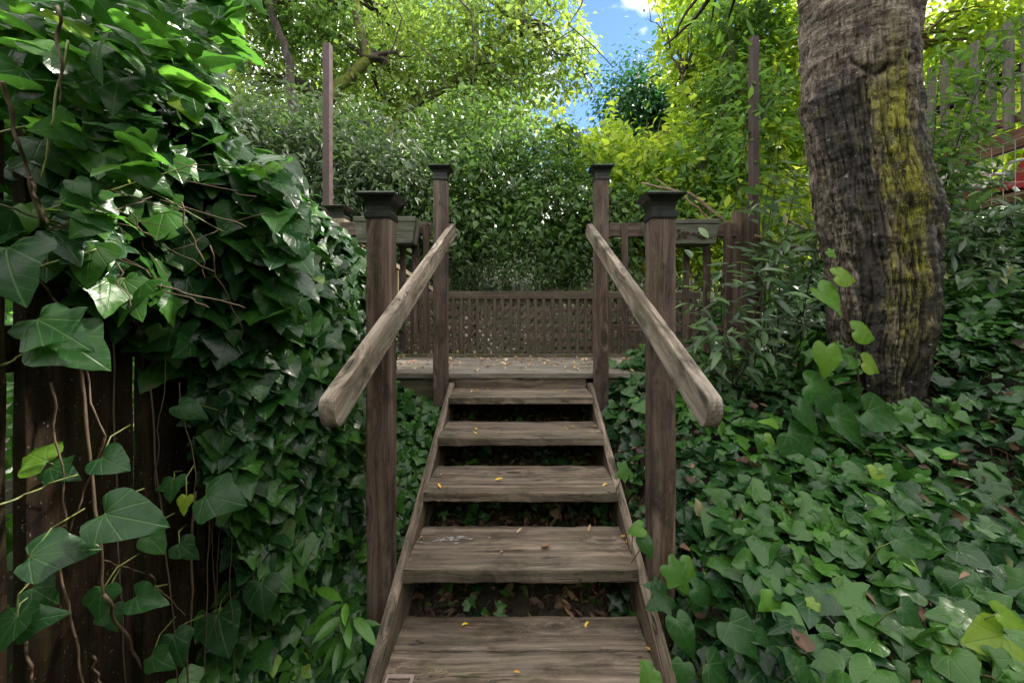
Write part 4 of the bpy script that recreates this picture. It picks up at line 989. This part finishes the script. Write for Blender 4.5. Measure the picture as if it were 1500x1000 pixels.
for ti, lst in byt.items():
    for q in sorted(lst, key=lambda t: t[1]):
        _, px, py, colr = q
        d = (EYE-ZT[ti])*F/(py-PY); c = at(px, py, d); c.z = ZT[ti]+.006
        rank = sorted(lst, key=lambda t: t[1]).index(q)
        side = 'at the left end of' if px < PX-(60 if ti < 3 else 40) else ('at the right end of' if px > PX+(90 if ti < 3 else 45) else 'near the middle of')
        V, Fc, UV = random.choice(T_CURL[1:3]) if colr != 'dark brown' else T_CURL[0]
        s = {0: .034, 1: .030, 2: .034, 3: .030, 4: .034}[ti]*RNG.uniform(.8, 1.3)
        Mx = Matrix.Translation(c) @ Matrix.Rotation(RNG.uniform(0, 6.28), 4, 'Z') @ Matrix.Rotation(RNG.uniform(-.2, .3), 4, 'X') @ Matrix.Scale(s, 4)
        me = mesh(V.tolist(), [tuple(t) for t in Fc]); a = me.attributes.new('rnd', 'FLOAT', 'POINT')
        val = {'bright yellow': 1., 'yellow': .85, 'pale yellow': .75, 'orange': .45, 'tan': .5, 'grey': .9, 'yellow-green': .8, 'dark brown': .05}[colr]
        a.data.foreach_set('value', np.full(len(V), val, np.float32))
        mm = L_TAN if colr in ('tan', 'grey', 'dark brown') else L_YEL
        ordn = ['leftmost', 'second from the left', 'third from the left', 'fourth from the left', 'fifth from the left', 'sixth from the left', 'seventh from the left'][rank] if rank < len(lst)-1 else 'rightmost'
        lab = f'{colr} fallen leaf on the {tn[ti]} tread, {ordn} of the leaves there'
        link('fallen_leaf', me, mm, None, Mx, smooth=True, label=lab, cat='leaf', group='fallen leaves on the stair treads')

# ------------------------------------------------------------------ ivy wall on the left
ivl = empty('climbing_ivy', (-1.0, 1.2, .4), label='mass of glossy climbing ivy smothering the plank fence left of the stairs', cat='ivy')
LOC = np.array(ivl.location)
def ztop(y): return np.interp(y, [.4, .7, 1.0, 1.25, 1.5, 1.75, 2.1, 2.5, 2.9], [2.2, 2.3, 2.25, 2.0, 1.93, 1.86, 1.74, 1.60, 1.55])
def zbot(y): return np.interp(y, [.4, 1.0, 1.12, 1.28, 1.45, 1.7], [1.66, 1.45, 1.0, .55, .4, .4])
pos = []; nrm_ = []; tip_ = []; siz = []; ton = []
def add(P, nr, tip, s, t):
    pos.append(P); nrm_.append(nr); tip_.append(tip); siz.append(s); ton.append(t)
# main wall from d 1.2 back to the deck, surface drifting towards the stairs
n = 8200
y = RNG.uniform(1.08, 2.95, n); zt_ = ztop(y); zb_ = np.maximum(zbot(y), ground_z(-.85, y)-.0); u = RNG.random(n); z = zb_+(zt_-zb_)*u
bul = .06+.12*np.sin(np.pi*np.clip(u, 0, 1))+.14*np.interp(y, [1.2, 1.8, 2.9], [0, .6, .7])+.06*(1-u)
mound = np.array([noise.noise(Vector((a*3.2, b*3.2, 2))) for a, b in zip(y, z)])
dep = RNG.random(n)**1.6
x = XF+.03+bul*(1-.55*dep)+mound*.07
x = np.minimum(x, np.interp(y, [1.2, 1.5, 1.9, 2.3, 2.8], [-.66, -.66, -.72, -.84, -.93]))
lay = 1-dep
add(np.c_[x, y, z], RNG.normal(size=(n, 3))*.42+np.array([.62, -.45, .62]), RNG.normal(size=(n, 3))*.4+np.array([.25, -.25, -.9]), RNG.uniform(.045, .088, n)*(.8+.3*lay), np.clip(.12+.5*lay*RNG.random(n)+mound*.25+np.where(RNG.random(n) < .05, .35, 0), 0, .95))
# top slope, light catching
n = 2600
y = RNG.uniform(1.05, 2.95, n); x = XF-.38+RNG.random(n)*.50; z = ztop(y)-.07+.06*RNG.normal(size=n)-.10*np.abs(x-XF+.05)/.4
add(np.c_[x, y, z], RNG.normal(size=(n, 3))*.33+np.array([.25, -.35, 1.]), RNG.normal(size=(n, 3))*.5+np.array([.5, -.2, -.3]), RNG.uniform(.055, .10, n), np.clip(.25+.45*RNG.random(n)+np.where(RNG.random(n) < .12, .35, 0), 0, .96))
# strip at the foot, between fence and stairs
n = 2300
x = RNG.uniform(XF+.03, -.52, n); y = RNG.uniform(1.05, 2.8, n); z = ground_z(x, y)+RNG.uniform(.02, .16, n)+.25*sst(.65, .95, -x)*RNG.random(n)
kp = ~((x > -.60) & (y < 1.42) & (y > .0)) | (x < -.6); x, y, z = x[kp], y[kp], z[kp]; n = len(x)
add(np.c_[x, y, z], RNG.normal(size=(n, 3))*.35+np.array([.2, -.5, .8]), RNG.normal(size=(n, 3))*.6+np.array([.1, -.5, -.4]), RNG.uniform(.045, .085, n), np.clip(.2+.5*RNG.random(n)+np.where(RNG.random(n) < .08, .3, 0), 0, .95))
# curtain hanging over the plank tops
n = 420; y = RNG.uniform(.78, 1.3, n); z = 1.88-RNG.random(n)**1.3*np.interp(y, [.78, 1.0, 1.3], [.30, .48, .8]); x = XF+.03+RNG.uniform(.0, .13, n)
add(np.c_[x, y, z], RNG.normal(size=(n, 3))*.35+np.array([.62, -.5, .6]), RNG.normal(size=(n, 3))*.4+np.array([.3, -.25, -.8]), RNG.uniform(.05, .09, n), np.clip(.15+.5*RNG.random(n), 0, .9))
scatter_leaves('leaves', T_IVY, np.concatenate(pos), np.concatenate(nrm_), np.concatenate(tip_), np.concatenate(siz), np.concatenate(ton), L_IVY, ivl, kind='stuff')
# large near leaves, upper left
pos = []; nrm_ = []; tip_ = []; siz = []; ton = []
n = 900
px = RNG.uniform(-60, 350, n); py = RNG.uniform(-60, 360, n); d = RNG.uniform(.72, 1.2, n)
kp = (py < 380-.25*px) & ((px < 330) | (py < 120)) & (py < 40+1.25*(370-px)); px, py, d = px[kp], py[kp], d[kp]; n = len(px)
P = np.c_[(px-PX)*d/F, d, EYE+(PY-py)*d/F]
add(P, RNG.normal(size=(n, 3))*.42+np.array([.35, -.28, .85]), RNG.normal(size=(n, 3))*.45+np.array([.75, -.15, -.55]), RNG.uniform(.04, .092, n), np.clip(.22+.64*RNG.random(n)+np.where(RNG.random(n) < .12, .3, 0), 0, .97))
n = 1000
px = RNG.uniform(110, 430, n); py = RNG.uniform(170, 480, n); d = RNG.uniform(1.05, 1.35, n)
P = np.c_[(px-PX)*d/F, d, EYE+(PY-py)*d/F]; kp = (P[:, 2] < ztop(d)+.03) & (py > 90+px*.35) & (py < 300+px*.42); P = P[kp]; n = len(P)
add(P, RNG.normal(size=(n, 3))*.35+np.array([.35, -.4, .85]), RNG.normal(size=(n, 3))*.35+np.array([.6, -.2, -.5]), RNG.uniform(.06, .10, n), np.clip(.15+.5*RNG.random(n)+np.where(RNG.random(n) < .1, .3, 0), 0, .95))
scatter_leaves('large_leaves', T_IVYH, np.concatenate(pos), np.concatenate(nrm_), np.concatenate(tip_), np.concatenate(siz), np.concatenate(ton), L_IVYH, ivl, kind='stuff')

# single large leaves in front of the planks (centre px, length px, tip angle in the picture (deg, 0 = right, 90 = down), tone, distance)
HERO = [(85, 482, 105, 25, .45, .72), (20, 395, 120, 60, .3, .66), (110, 505, 95, 20, .5, .74), (52, 668, 62, 200, .93, .78), (88, 690, 62, 10, .4, .78), (165, 677, 58, 20, .35, .80), (75, 803, 95, -20, .35, .72),
        (188, 758, 105, 10, .35, .76), (152, 879, 52, 80, .45, .8), (218, 878, 64, 10, .4, .82), (45, 908, 75, -15, .4, .72), (18, 925, 60, 100, .45, .70), (276, 598, 52, 15, .4, .95), (325, 730, 72, 15, .45, .98),
        (228, 796, 45, 40, .6, .9), (272, 805, 44, 30, .4, .98), (255, 715, 42, 80, .5, .98), (272, 738, 32, 90, .98, .96), (205, 440, 85, 100, .65, .85), (228, 500, 80, 150, .2, .98), (328, 925, 75, 60, .3, 1.15), (262, 945, 60, 70, .3, 1.0),
        (235, 968, 50, 20, .5, .95), (388, 870, 60, 80, .2, 1.2), (300, 480, 60, 90, .3, 1.1), (165, 905, 40, 60, .4, .86), (60, 870, 50, 30, .3, .75)]
pos = []; nrm_ = []; tip_ = []; siz = []; ton = []; pet = []
for (hx, hy, ln, an, tn_, d) in HERO:
    a = R(an); t = np.array([math.cos(a), RNG.uniform(-.25, .1), -math.sin(a)]); s = ln*d/F*.78
    c = np.array(at(hx, hy, d))-t/np.linalg.norm(t)*s*.42
    pos.append(c); nrm_.append(np.array([RNG.uniform(-.05, .35), -.75, RNG.uniform(.45, .8)])); tip_.append(t); siz.append(s); ton.append(tn_)
    b = Vector(c); w_ = b+Vector((RNG.uniform(-.05, .02), RNG.uniform(.04, .10), RNG.uniform(-.05, .06))); pet.append(tube_geo([w_, w_.lerp(b, .5)+Vector((0, -.012, .012)), b], [.0018, .0014, .0012], 5))
scatter_leaves('plank_leaves', T_IVYH, pos, nrm_, tip_, siz, ton, L_IVYH, ivl, kind='stuff')
# hanging stems
tubes = []
def vine(px0, py0, px1, py1, d0, d1, r, wob=6, n=18, tone=None):
    pts = []; ph = RNG.uniform(0, 9)
    for k in range(n+1):
        t = k/n; x_ = px0+(px1-px0)*t+wob*(noise.noise(Vector((t*4, ph, 0)))*2.2+.45*noise.noise(Vector((t*13, ph, 3))))
        pts.append(at(x_, py0+(py1-py0)*t, d0+(d1-d0)*t+.012*noise.noise(Vector((t*6, ph, 7)))))
    tubes.append(tube_geo(pts, [r*(1-.35*k/n)*RNG.uniform(.9, 1.12) for k in range(n+1)], 6))
for q in ((108, 460, 152, 640, .80, .80, .0032), (152, 640, 100, 780, .80, .80, .0028), (112, 500, 152, 870, .83, .78, .0048), (152, 870, 210, 980, .78, .92, .0050), (160, 440, 185, 1010, .92, .92, .0028), (75, 560, 100, 780, .78, .78, .003), (85, 820, 125, 1010, .77, .77, .0035),
          (42, 940, 52, 1010, .74, .74, .004), (150, 820, 215, 840, .86, .95, .0028), (215, 840, 270, 900, .95, 1., .0025), (215, 560, 262, 1000, .98, 1.0, .003), (290, 720, 275, 1010, 1.05, 1.05, .0048), (240, 520, 225, 720, .98, .98, .002), (310, 600, 300, 1000, 1.1, 1.1, .0025),
          (330, 640, 345, 1000, 1.15, 1.15, .0022), (265, 560, 290, 760, 1.0, 1.0, .0022), (5, 120, 60, 330, .66, .75, .0045), (45, 260, 70, 330, .7, .7, .004), (85, 10, 90, 150, .66, .68, .0035), (360, 700, 372, 950, 1.2, 1.2, .002), (135, 960, 150, 1010, .8, .8, .003),
          (10, 60, 230, 130, .8, .9, .0018), (100, 100, 330, 60, .8, .95, .0018), (60, 190, 300, 250, .8, .95, .0022), (130, 190, 200, 350, .8, .9, .002), (20, 350, 210, 370, .72, .9, .0025), (0, 300, 140, 345, .7, .8, .003), (40, 385, 100, 470, .75, .8, .003), (55, 330, 150, 440, .78, .84, .0026)):
    vine(*q[:6], q[6]*.68, 4)
for i in range(34):        # tangle of thin stems under the leaf mass at the top of the planks
    x0, y0 = RNG.uniform(-10, 300), RNG.uniform(240, 430); a = RNG.uniform(-.5, 1.4); L = RNG.uniform(60, 170); dd = RNG.uniform(.76, 1.05)
    vine(x0, y0, x0+math.cos(a)*L, y0+math.sin(a)*L, dd, dd+RNG.uniform(-.05, .12), RNG.uniform(.0009, .002), 9, 10)
for i in range(60):       # stems hanging in the ivy wall further back
    x0, y0 = RNG.uniform(290, 520), RNG.uniform(420, 800); L = RNG.uniform(80, 260); dd = 600*.86/(763-x0)
    vine(x0, y0, x0+RNG.normal(0, 14), y0+L, dd, dd, RNG.uniform(.001, .0024), 8, 10)
v, f = merge(tubes); link('stems', mesh([Vector(q)-Vector(LOC) for q in v], f), M_STEM, ivl, Matrix.Translation(LOC), smooth=True)
tubes = list(pet)
for q in ((0, 195, 80, 175, .72, .74), (60, 310, 290, 240, .75, .9), (0, 535, 95, 492, .7, .74), (0, 740, 110, 695, .7, .78), (60, 390, 170, 355, .72, .8), (170, 250, 330, 340, .85, 1.0), (100, 60, 60, 260, .7, .7)):
    vine(*q, .002, 4, 14)
for v, f in tubes: link('petiole', mesh([Vector(q)-Vector(LOC) for q in v], f), M_STEMG, ivl, Matrix.Translation(LOC), smooth=True)

# fresh plant at the foot of the left post
def whorl_plant(c, n, s, label, stops=None, name='plant'):
    e = empty(name, c, label=label, cat='plant')
    pos = []; nr = []; tp = []
    for i in range(n):
        a = RNG.uniform(0, 2*math.pi); r_ = RNG.uniform(0, .05); h = RNG.uniform(.03, .17)
        pos.append((c[0]+math.cos(a)*r_, c[1]+math.sin(a)*r_, c[2]+h)); tp.append((math.cos(a), math.sin(a)*.8-.3, RNG.uniform(-.5, .3))); nr.append((RNG.normal(0, .2), -.4, 1))
    scatter_leaves('leaves', T_LANCE[:1]+T_LANCE[2:3]+[lance_template(.42, 5, .3, .3)], pos, nr, tp, RNG.uniform(s*.7, s*1.2, n), RNG.uniform(.5, .92, n), L_IVY, e)
    tb = [tube_geo([Vector(c), Vector(p)], .0015, 4) for p in pos]; v, f = merge(tb); link('stem', mesh([Vector(q)-Vector(c) for q in v], f), M_STEMG, e, Matrix.Translation(c))
whorl_plant(tuple(at(505, 950, 1.35)), 16, .10, 'light green five-leaved seedling at the foot of the ivy-side front post')

# ------------------------------------------------------------------ narrow-leaved shrubs on the right
def lance_shrub(name, base, tops, label, n_leaf, ls, lm=L_OLE, group='narrow-leaved shrubs on the bank', spread=.14, stem_r=.006):
    base = Vector(base); e = empty(name, base, label=label, cat='shrub', group=group)
    tubes = []; pos = []; nr = []; tp = []; rn = []
    for t_ in tops:
        t_ = Vector(t_); pts = []; bend = Vector(RNG.normal(0, .08, 3)); ln = (t_-base).length
        b0 = base+Vector((RNG.normal(0, .04), RNG.normal(0, .04), 0))
        for k in range(9):
            t = k/8; pts.append(b0.lerp(t_, t)+bend*math.sin(math.pi*t)*ln*.7)
        tubes.append(tube_geo(pts, [stem_r*(1-.75*k/8) for k in range(9)], 5))
        for k in range(n_leaf//len(tops)):
            t = .35+.65*RNG.random()**.7; i0 = min(7, int(t*8)); p = pts[i0].lerp(pts[i0+1], t*8-i0)
            dv = (pts[i0+1]-pts[i0]).normalized(); sd_ = Vector(RNG.normal(0, 1, 3)).normalized(); tw = p+sd_*RNG.uniform(0, spread)
            if RNG.random() < .25: tubes.append(tube_geo([p, tw], [.002, .001], 3))
            td = (sd_*.9+dv*.4+Vector((0, -.1, -.28))).normalized()
            pos.append(tw); tp.append(td); nr.append(Vector(RNG.normal(0, .35, 3))+Vector((0, -.35, .9))); rn.append(min(1, max(0, RNG.normal(.45, .22))))
    v, f = merge(tubes); link('stems', mesh([Vector(q)-base for q in v], f), M_TWIG, e, Matrix.Translation(base), smooth=True)
    scatter_leaves('foliage', T_LANCE, pos, nr, tp, ls*RNG.uniform(.6, 1.25, len(pos)), rn, lm, e)
    return e
lance_shrub('shrub', (1.28, 2.5, .95), [at(1010, 400, 2.35), at(1060, 370, 2.3), at(1120, 390, 2.2), at(1000, 470, 2.4), at(1060, 480, 2.2), at(1110, 470, 2.2), at(1150, 350, 2.3)], 'narrow-leaved grey-green shrub in front of the thick end post on the tree side', 190, .115)
lance_shrub('shrub', (1.75, 2.75, 1.0), [at(1150, 330, 2.5), at(1190, 400, 2.5), at(1140, 250, 2.6), at(1180, 460, 2.5), at(1170, 250, 2.6), at(1120, 300, 2.6), at(1200, 330, 2.6)], 'narrow-leaved shrub pressed between the slim pole and the leaning trunk', 300, .115)
lance_shrub('shrub', (2.95, 3.0, 1.5), [at(1410, 330, 2.7), at(1440, 290, 2.7), at(1480, 340, 2.6), at(1400, 400, 2.6), at(1460, 400, 2.5), at(1500, 300, 2.6), at(1430, 440, 2.5), at(1500, 430, 2.4), at(1395, 250, 2.9), at(1470, 240, 3.0)], 'narrow-leaved shrub right of the leaning trunk below the wire mesh', 720, .12)
lance_shrub('shrub', (3.3, 3.3, 1.6), [at(1400, 130, 3.1), at(1380, 60, 3.1), at(1450, 40, 3.1), at(1500, 90, 3.0), at(1390, 200, 3.1), at(1500, 20, 3.1), at(1420, 180, 3.2)], 'tall narrow-leaved shrub reaching over the picket railing', 620, .13, L_MID, spread=.2)
lance_shrub('shrub', (1.9, 3.3, 1.0), [at(1130, 40, 3.0), at(1090, 90, 3.1), at(1150, 110, 3.0), at(1140, 190, 3.0), at(1060, 20, 3.1), at(1165, 30, 3.0)], 'tall leafy shrub crossing in front of the slim right pole', 300, .13, L_MID, spread=.2)
# tan fallen branches behind the railing
def branch(label, pts, r, mt=M_BK_TAN):
    pts = [Vector(p) for p in pts]; P2 = []
    for i in range(len(pts)-1):
        for k in range(5): P2.append(pts[i].lerp(pts[i+1], k/5)+Vector(RNG.normal(0, r*.4, 3)))
    P2.append(pts[-1]); v, f = tube_geo(P2, [r*(1-.5*k/(len(P2)-1)) for k in range(len(P2))], 8)
    link('branch', mesh(v, f), mt, None, smooth=True, label=label, cat='branch', group='bare branches behind the right railing')
branch('long tan bare branch slanting down behind the planter to the thick end post', [at(1100, 352, 3.3), at(1010, 284, 3.4), at(940, 268, 3.5)], .018)
branch('thin tan branch just below and left of the longer slanting one', [at(1050, 330, 3.35), at(1005, 290, 3.5), at(960, 262, 3.6)], .010)
branch('tan branch running from the thick end post to the leaning trunk', [at(1215, 372, 2.75), at(1150, 362, 2.7), at(1105, 345, 2.75)], .018)
branch('brown branch dropping towards the leaning trunk above the tan one', [at(1225, 352, 2.6), at(1190, 340, 2.7), at(1150, 322, 2.9)], .014)

# ivy sprig climbing the trunk
sp = empty('ivy_sprig', at(1245, 640, 1.93), label='bright green ivy sprig climbing the blackened foot of the leaning trunk', cat='ivy')
SPR = [(1240, 404, 44, 0, .95), (1268, 487, 46, 10, .93), (1210, 440, 60, 60, .9), (1278, 535, 42, 20, .96), (1210, 525, 56, 100, .93), (1252, 532, 24, 20, .8), (1203, 570, 60, 20, .75), (1215, 595, 60, 70, .5), (1240, 628, 74, 50, .55), (1290, 610, 66, 20, .55), (1180, 612, 60, 60, .5), (1218, 372, 20, 45, .9), (1310, 655, 60, 10, .5), (1170, 650, 70, 50, .55), (1300, 690, 70, 40, .6)]
pos = []; nr = []; tp = []; sz = []; tn2 = []
for hx, hy, ln, an, t_ in SPR:
    a = R(an); t = np.array([math.cos(a), -.1, -math.sin(a)]); d = 1.90 if hy < 600 else 1.8; s = ln*d/F*.78; pos.append(np.array(at(hx, hy, d))-t*s*.4); nr.append((RNG.uniform(-.2, .2), -.9, .5)); tp.append(t); sz.append(s); tn2.append(t_)
scatter_leaves('leaves', T_IVYH, pos, nr, tp, sz, tn2, L_IVYH, sp)
tb = [tube_geo([at(1222, 372, 1.93), at(1230, 430, 1.92), at(1252, 500, 1.915), at(1258, 560, 1.93), at(1268, 640, 1.95)], [.002, .003, .0035, .004, .004], 5), tube_geo([at(1252, 517, 1.92), at(1225, 518, 1.91)], .0025, 4), tube_geo([at(1256, 558, 1.93), at(1222, 563, 1.90)], .0025, 4)]
v, f = merge(tb); link('stem', mesh([Vector(q)-sp.location for q in v], f), M_STEM, sp, Matrix.Translation(sp.location), smooth=True)
# big leaves beside the foot of the right front post
bp = empty('ivy_clump', at(985, 900, 1.3), label='clump of large bright ivy leaves at the foot of the tree-side front post', cat='ivy')
SPR = [(990, 845, 78, 60, .8, 1.38), (965, 880, 60, 150, .5, 1.4), (1005, 835, 50, 50, .85, 1.4), (998, 925, 75, 70, .55, 1.3), (960, 858, 46, 200, .5, 1.42), (1030, 870, 60, 30, .5, 1.35), (1080, 930, 80, 60, .5, 1.2), (1000, 985, 55, 100, .6, 1.2), (950, 990, 50, 130, .85, 1.18), (1050, 985, 70, 40, .45, 1.15), (932, 775, 38, 170, .9, 1.47), (945, 798, 44, 70, .6, 1.47), (1180, 985, 60, 30, .5, 1.0), (1330, 900, 55, 50, .45, 1.0), (1450, 935, 90, 175, .97, .95), (1480, 905, 70, 20, .95, .95), (1330, 800, 70, 30, .55, 1.15), (918, 690, 44, 10, .8, 1.75)]
pos = []; nr = []; tp = []; sz = []; tn2 = []
for hx, hy, ln, an, t_, d in SPR:
    a = R(an); t = np.array([math.cos(a), -.1, -math.sin(a)]); s = ln*d/F*.62; pos.append(np.array(at(hx, hy, d))-t*s*.4); nr.append((RNG.uniform(-.3, .3), -.75, .75)); tp.append(t); sz.append(s); tn2.append(t_)
scatter_leaves('leaves', T_IVYH, pos, nr, tp, sz, tn2, L_IVYH, bp)
tb = []
for p_, t_ in zip(pos, tp): tb.append(tube_geo([Vector(p_), Vector(p_)+Vector((RNG.normal(0, .02), .03, -.04)), Vector(p_)+Vector((RNG.normal(0, .03), .08, -.14))], .0018, 4))
v, f = merge(tb); link('stem', mesh([Vector(q)-bp.location for q in v], f), M_STEMG, bp, Matrix.Translation(bp.location), smooth=True)

# ------------------------------------------------------------------ neighbour's raised deck: picket railing, wire mesh, chair
XR = 4.2
pr = empty('picket_railing', (XR, 3.6, 2.9), label='grey picket railing on a red-brown beam high on the right behind the trunk', cat='railing')
y = 3.0
while y < 5.2:
    board('picket', (XR, y, 3.03), (XR, y, 3.95), .07, .03, W_PICK, pr, up=Vector((1, 0, 0)))
    y += .132
board('beam', (XR+.03, 2.7, 2.93), (XR+.03, 5.4, 2.93), .17, .05, W_RED, pr, up=Vector((1, 0, 0)))
board('rail', (XR+.045, 2.7, 3.55), (XR+.045, 5.4, 3.45), .09, .04, W_FENCE, pr, up=Vector((1, 0, 0)))
board('rail', (XR+.045, 2.7, 3.12), (XR+.045, 5.4, 3.12), .07, .04, W_RED, pr, up=Vector((1, 0, 0)))
wf = empty('wire_mesh_fence', (XR-.12, 3.4, 2.0), label='galvanised wire mesh below the picket railing', cat='fence')
tb = []
y = 2.7
while y < 5.2: tb.append(tube_geo([(XR-.12, y, 1.7), (XR-.12, y, 2.88)], .0032, 4)); y += .085
z = 1.8
while z < 2.9: tb.append(tube_geo([(XR-.123, 2.7, z), (XR-.123, 5.2, z)], .003, 4)); z += .09
v, f = merge(tb); link('mesh', mesh([Vector(q)-wf.location for q in v], f), M_WIRE, wf, Matrix.Translation(wf.location))
board('rail', (XR-.07, 2.7, 2.42), (XR-.07, 5.2, 2.42), .08, .035, W_RED, wf, up=Vector((1, 0, 0)))
ch = empty('chair', (4.66, 3.92, 2.08), label='red cloth chair with a white tube frame glimpsed behind the wire mesh', cat='chair')
cb = Vector(ch.location)
board('seat', cb+Vector((-.25, 0, .52)), cb+Vector((.25, 0, .56)), .42, .07, M_REDCLOTH, ch, r=.02)
board('backrest', cb+Vector((.27, 0, .58)), cb+Vector((.42, 0, .98)), .42, .03, M_REDCLOTH, ch, up=Vector((-1, 0, 0)), r=.01)
for s in (-1, 1):
    for (a, b) in (((-.28, .0), (.1, .78)), ((.28, 0), (-.22, .50))):
        v, f = tube_geo([cb+Vector((a[0], s*.23, a[1])), cb+Vector((b[0], s*.23, b[1]))], .014, 8); link('leg', mesh([Vector(q) for q in v], f), M_WHITE, ch, smooth=True)
    v, f = tube_geo([cb+Vector((-.26, s*.23, .72)), cb+Vector((0, s*.23, .78)), cb+Vector((.3, s*.23, .76))], .014, 8); link('armrest', mesh(v, f), M_WHITE, ch, smooth=True)
# chair feet stand on a small landing

# unseen leaf ring added behind and beside the viewpoint to cut low sky light
n = 9000
az = RNG.uniform(R(75), R(300), n); rr_2 = RNG.uniform(5.5, 8, n); P = np.c_[np.sin(az)*rr_2, np.cos(az)*rr_2, RNG.random(n)**.9*6.0]
scatter_leaves('surrounding_wood', T_SMALL, P, RNG.normal(size=(n, 3)), RNG.normal(size=(n, 3)), RNG.uniform(.35, .6, n), RNG.random(n), L_MID, None, kind='stuff', label='leafy wood closing round the garden', cat='wood')
# nail heads on the treads
for tr in [o for o in bpy.data.objects if o.name.startswith('tread')]:
    me = tr.data; xs_ = [v.co.x for v in me.vertices]; ys_ = [v.co.y for v in me.vertices]; zs_ = [v.co.z for v in me.vertices]
    hx_, y0_, y1_, zt2 = max(xs_), min(ys_), max(ys_), max(zs_)
    g = []
    for sx in (-1, 1):
        for fy in ((.15, .4, .68, .9) if tr.name == 'tread' else (.14, .42, .68, .9)):
            c = Vector((sx*(hx_-.02)+RNG.normal(0, .003), y0_+(y1_-y0_)*fy, zt2-.0035)); vs = [tuple(c+Vector((math.cos(t)*.0042, math.sin(t)*.0042, 0))) for t in np.linspace(0, 2*math.pi, 9)[:-1]]+[tuple(c+Vector((0, 0, .0018)))]
            g.append((vs, [(k, (k+1) % 8, 8) for k in range(8)]))
    v, f = merge(g); o = bpy.data.objects.new('nail_heads', mesh(v, f)); COL.objects.link(o); o.data.materials.append(M_NAIL); o.parent = tr

# old whitish streak on the second tread
t2 = [o for o in bpy.data.objects if o.name == 'tread.001'][0]; g = []
for i in range(34):
    px_, py_ = 657+RNG.normal(0, 20), 0; py_ = 790-(px_-657)*.10+RNG.normal(0, 2.2); d = (EYE-zt[0])*F/(py_-PY); c = at(px_, py_, d); c.z = zt[0]+.0022
    a_, b_ = RNG.uniform(.003, .014), RNG.uniform(.001, .0028)
    vs = [tuple(c+Vector((math.cos(t)*a_*RNG.uniform(.6, 1.3), math.sin(t)*b_*RNG.uniform(.6, 1.4)+math.cos(t)*a_*.2, 0))) for t in np.linspace(0, 2*math.pi, 9)[:-1]]+[tuple(c+Vector((0, 0, .0008)))]
    g.append((vs, [(k, (k+1) % 8, 8) for k in range(8)]))
v, f = merge(g); link('white_stain', mesh([Vector(q) for q in v], f), plain('dried_white_stain', (.34, .33, .32), .8), t2)
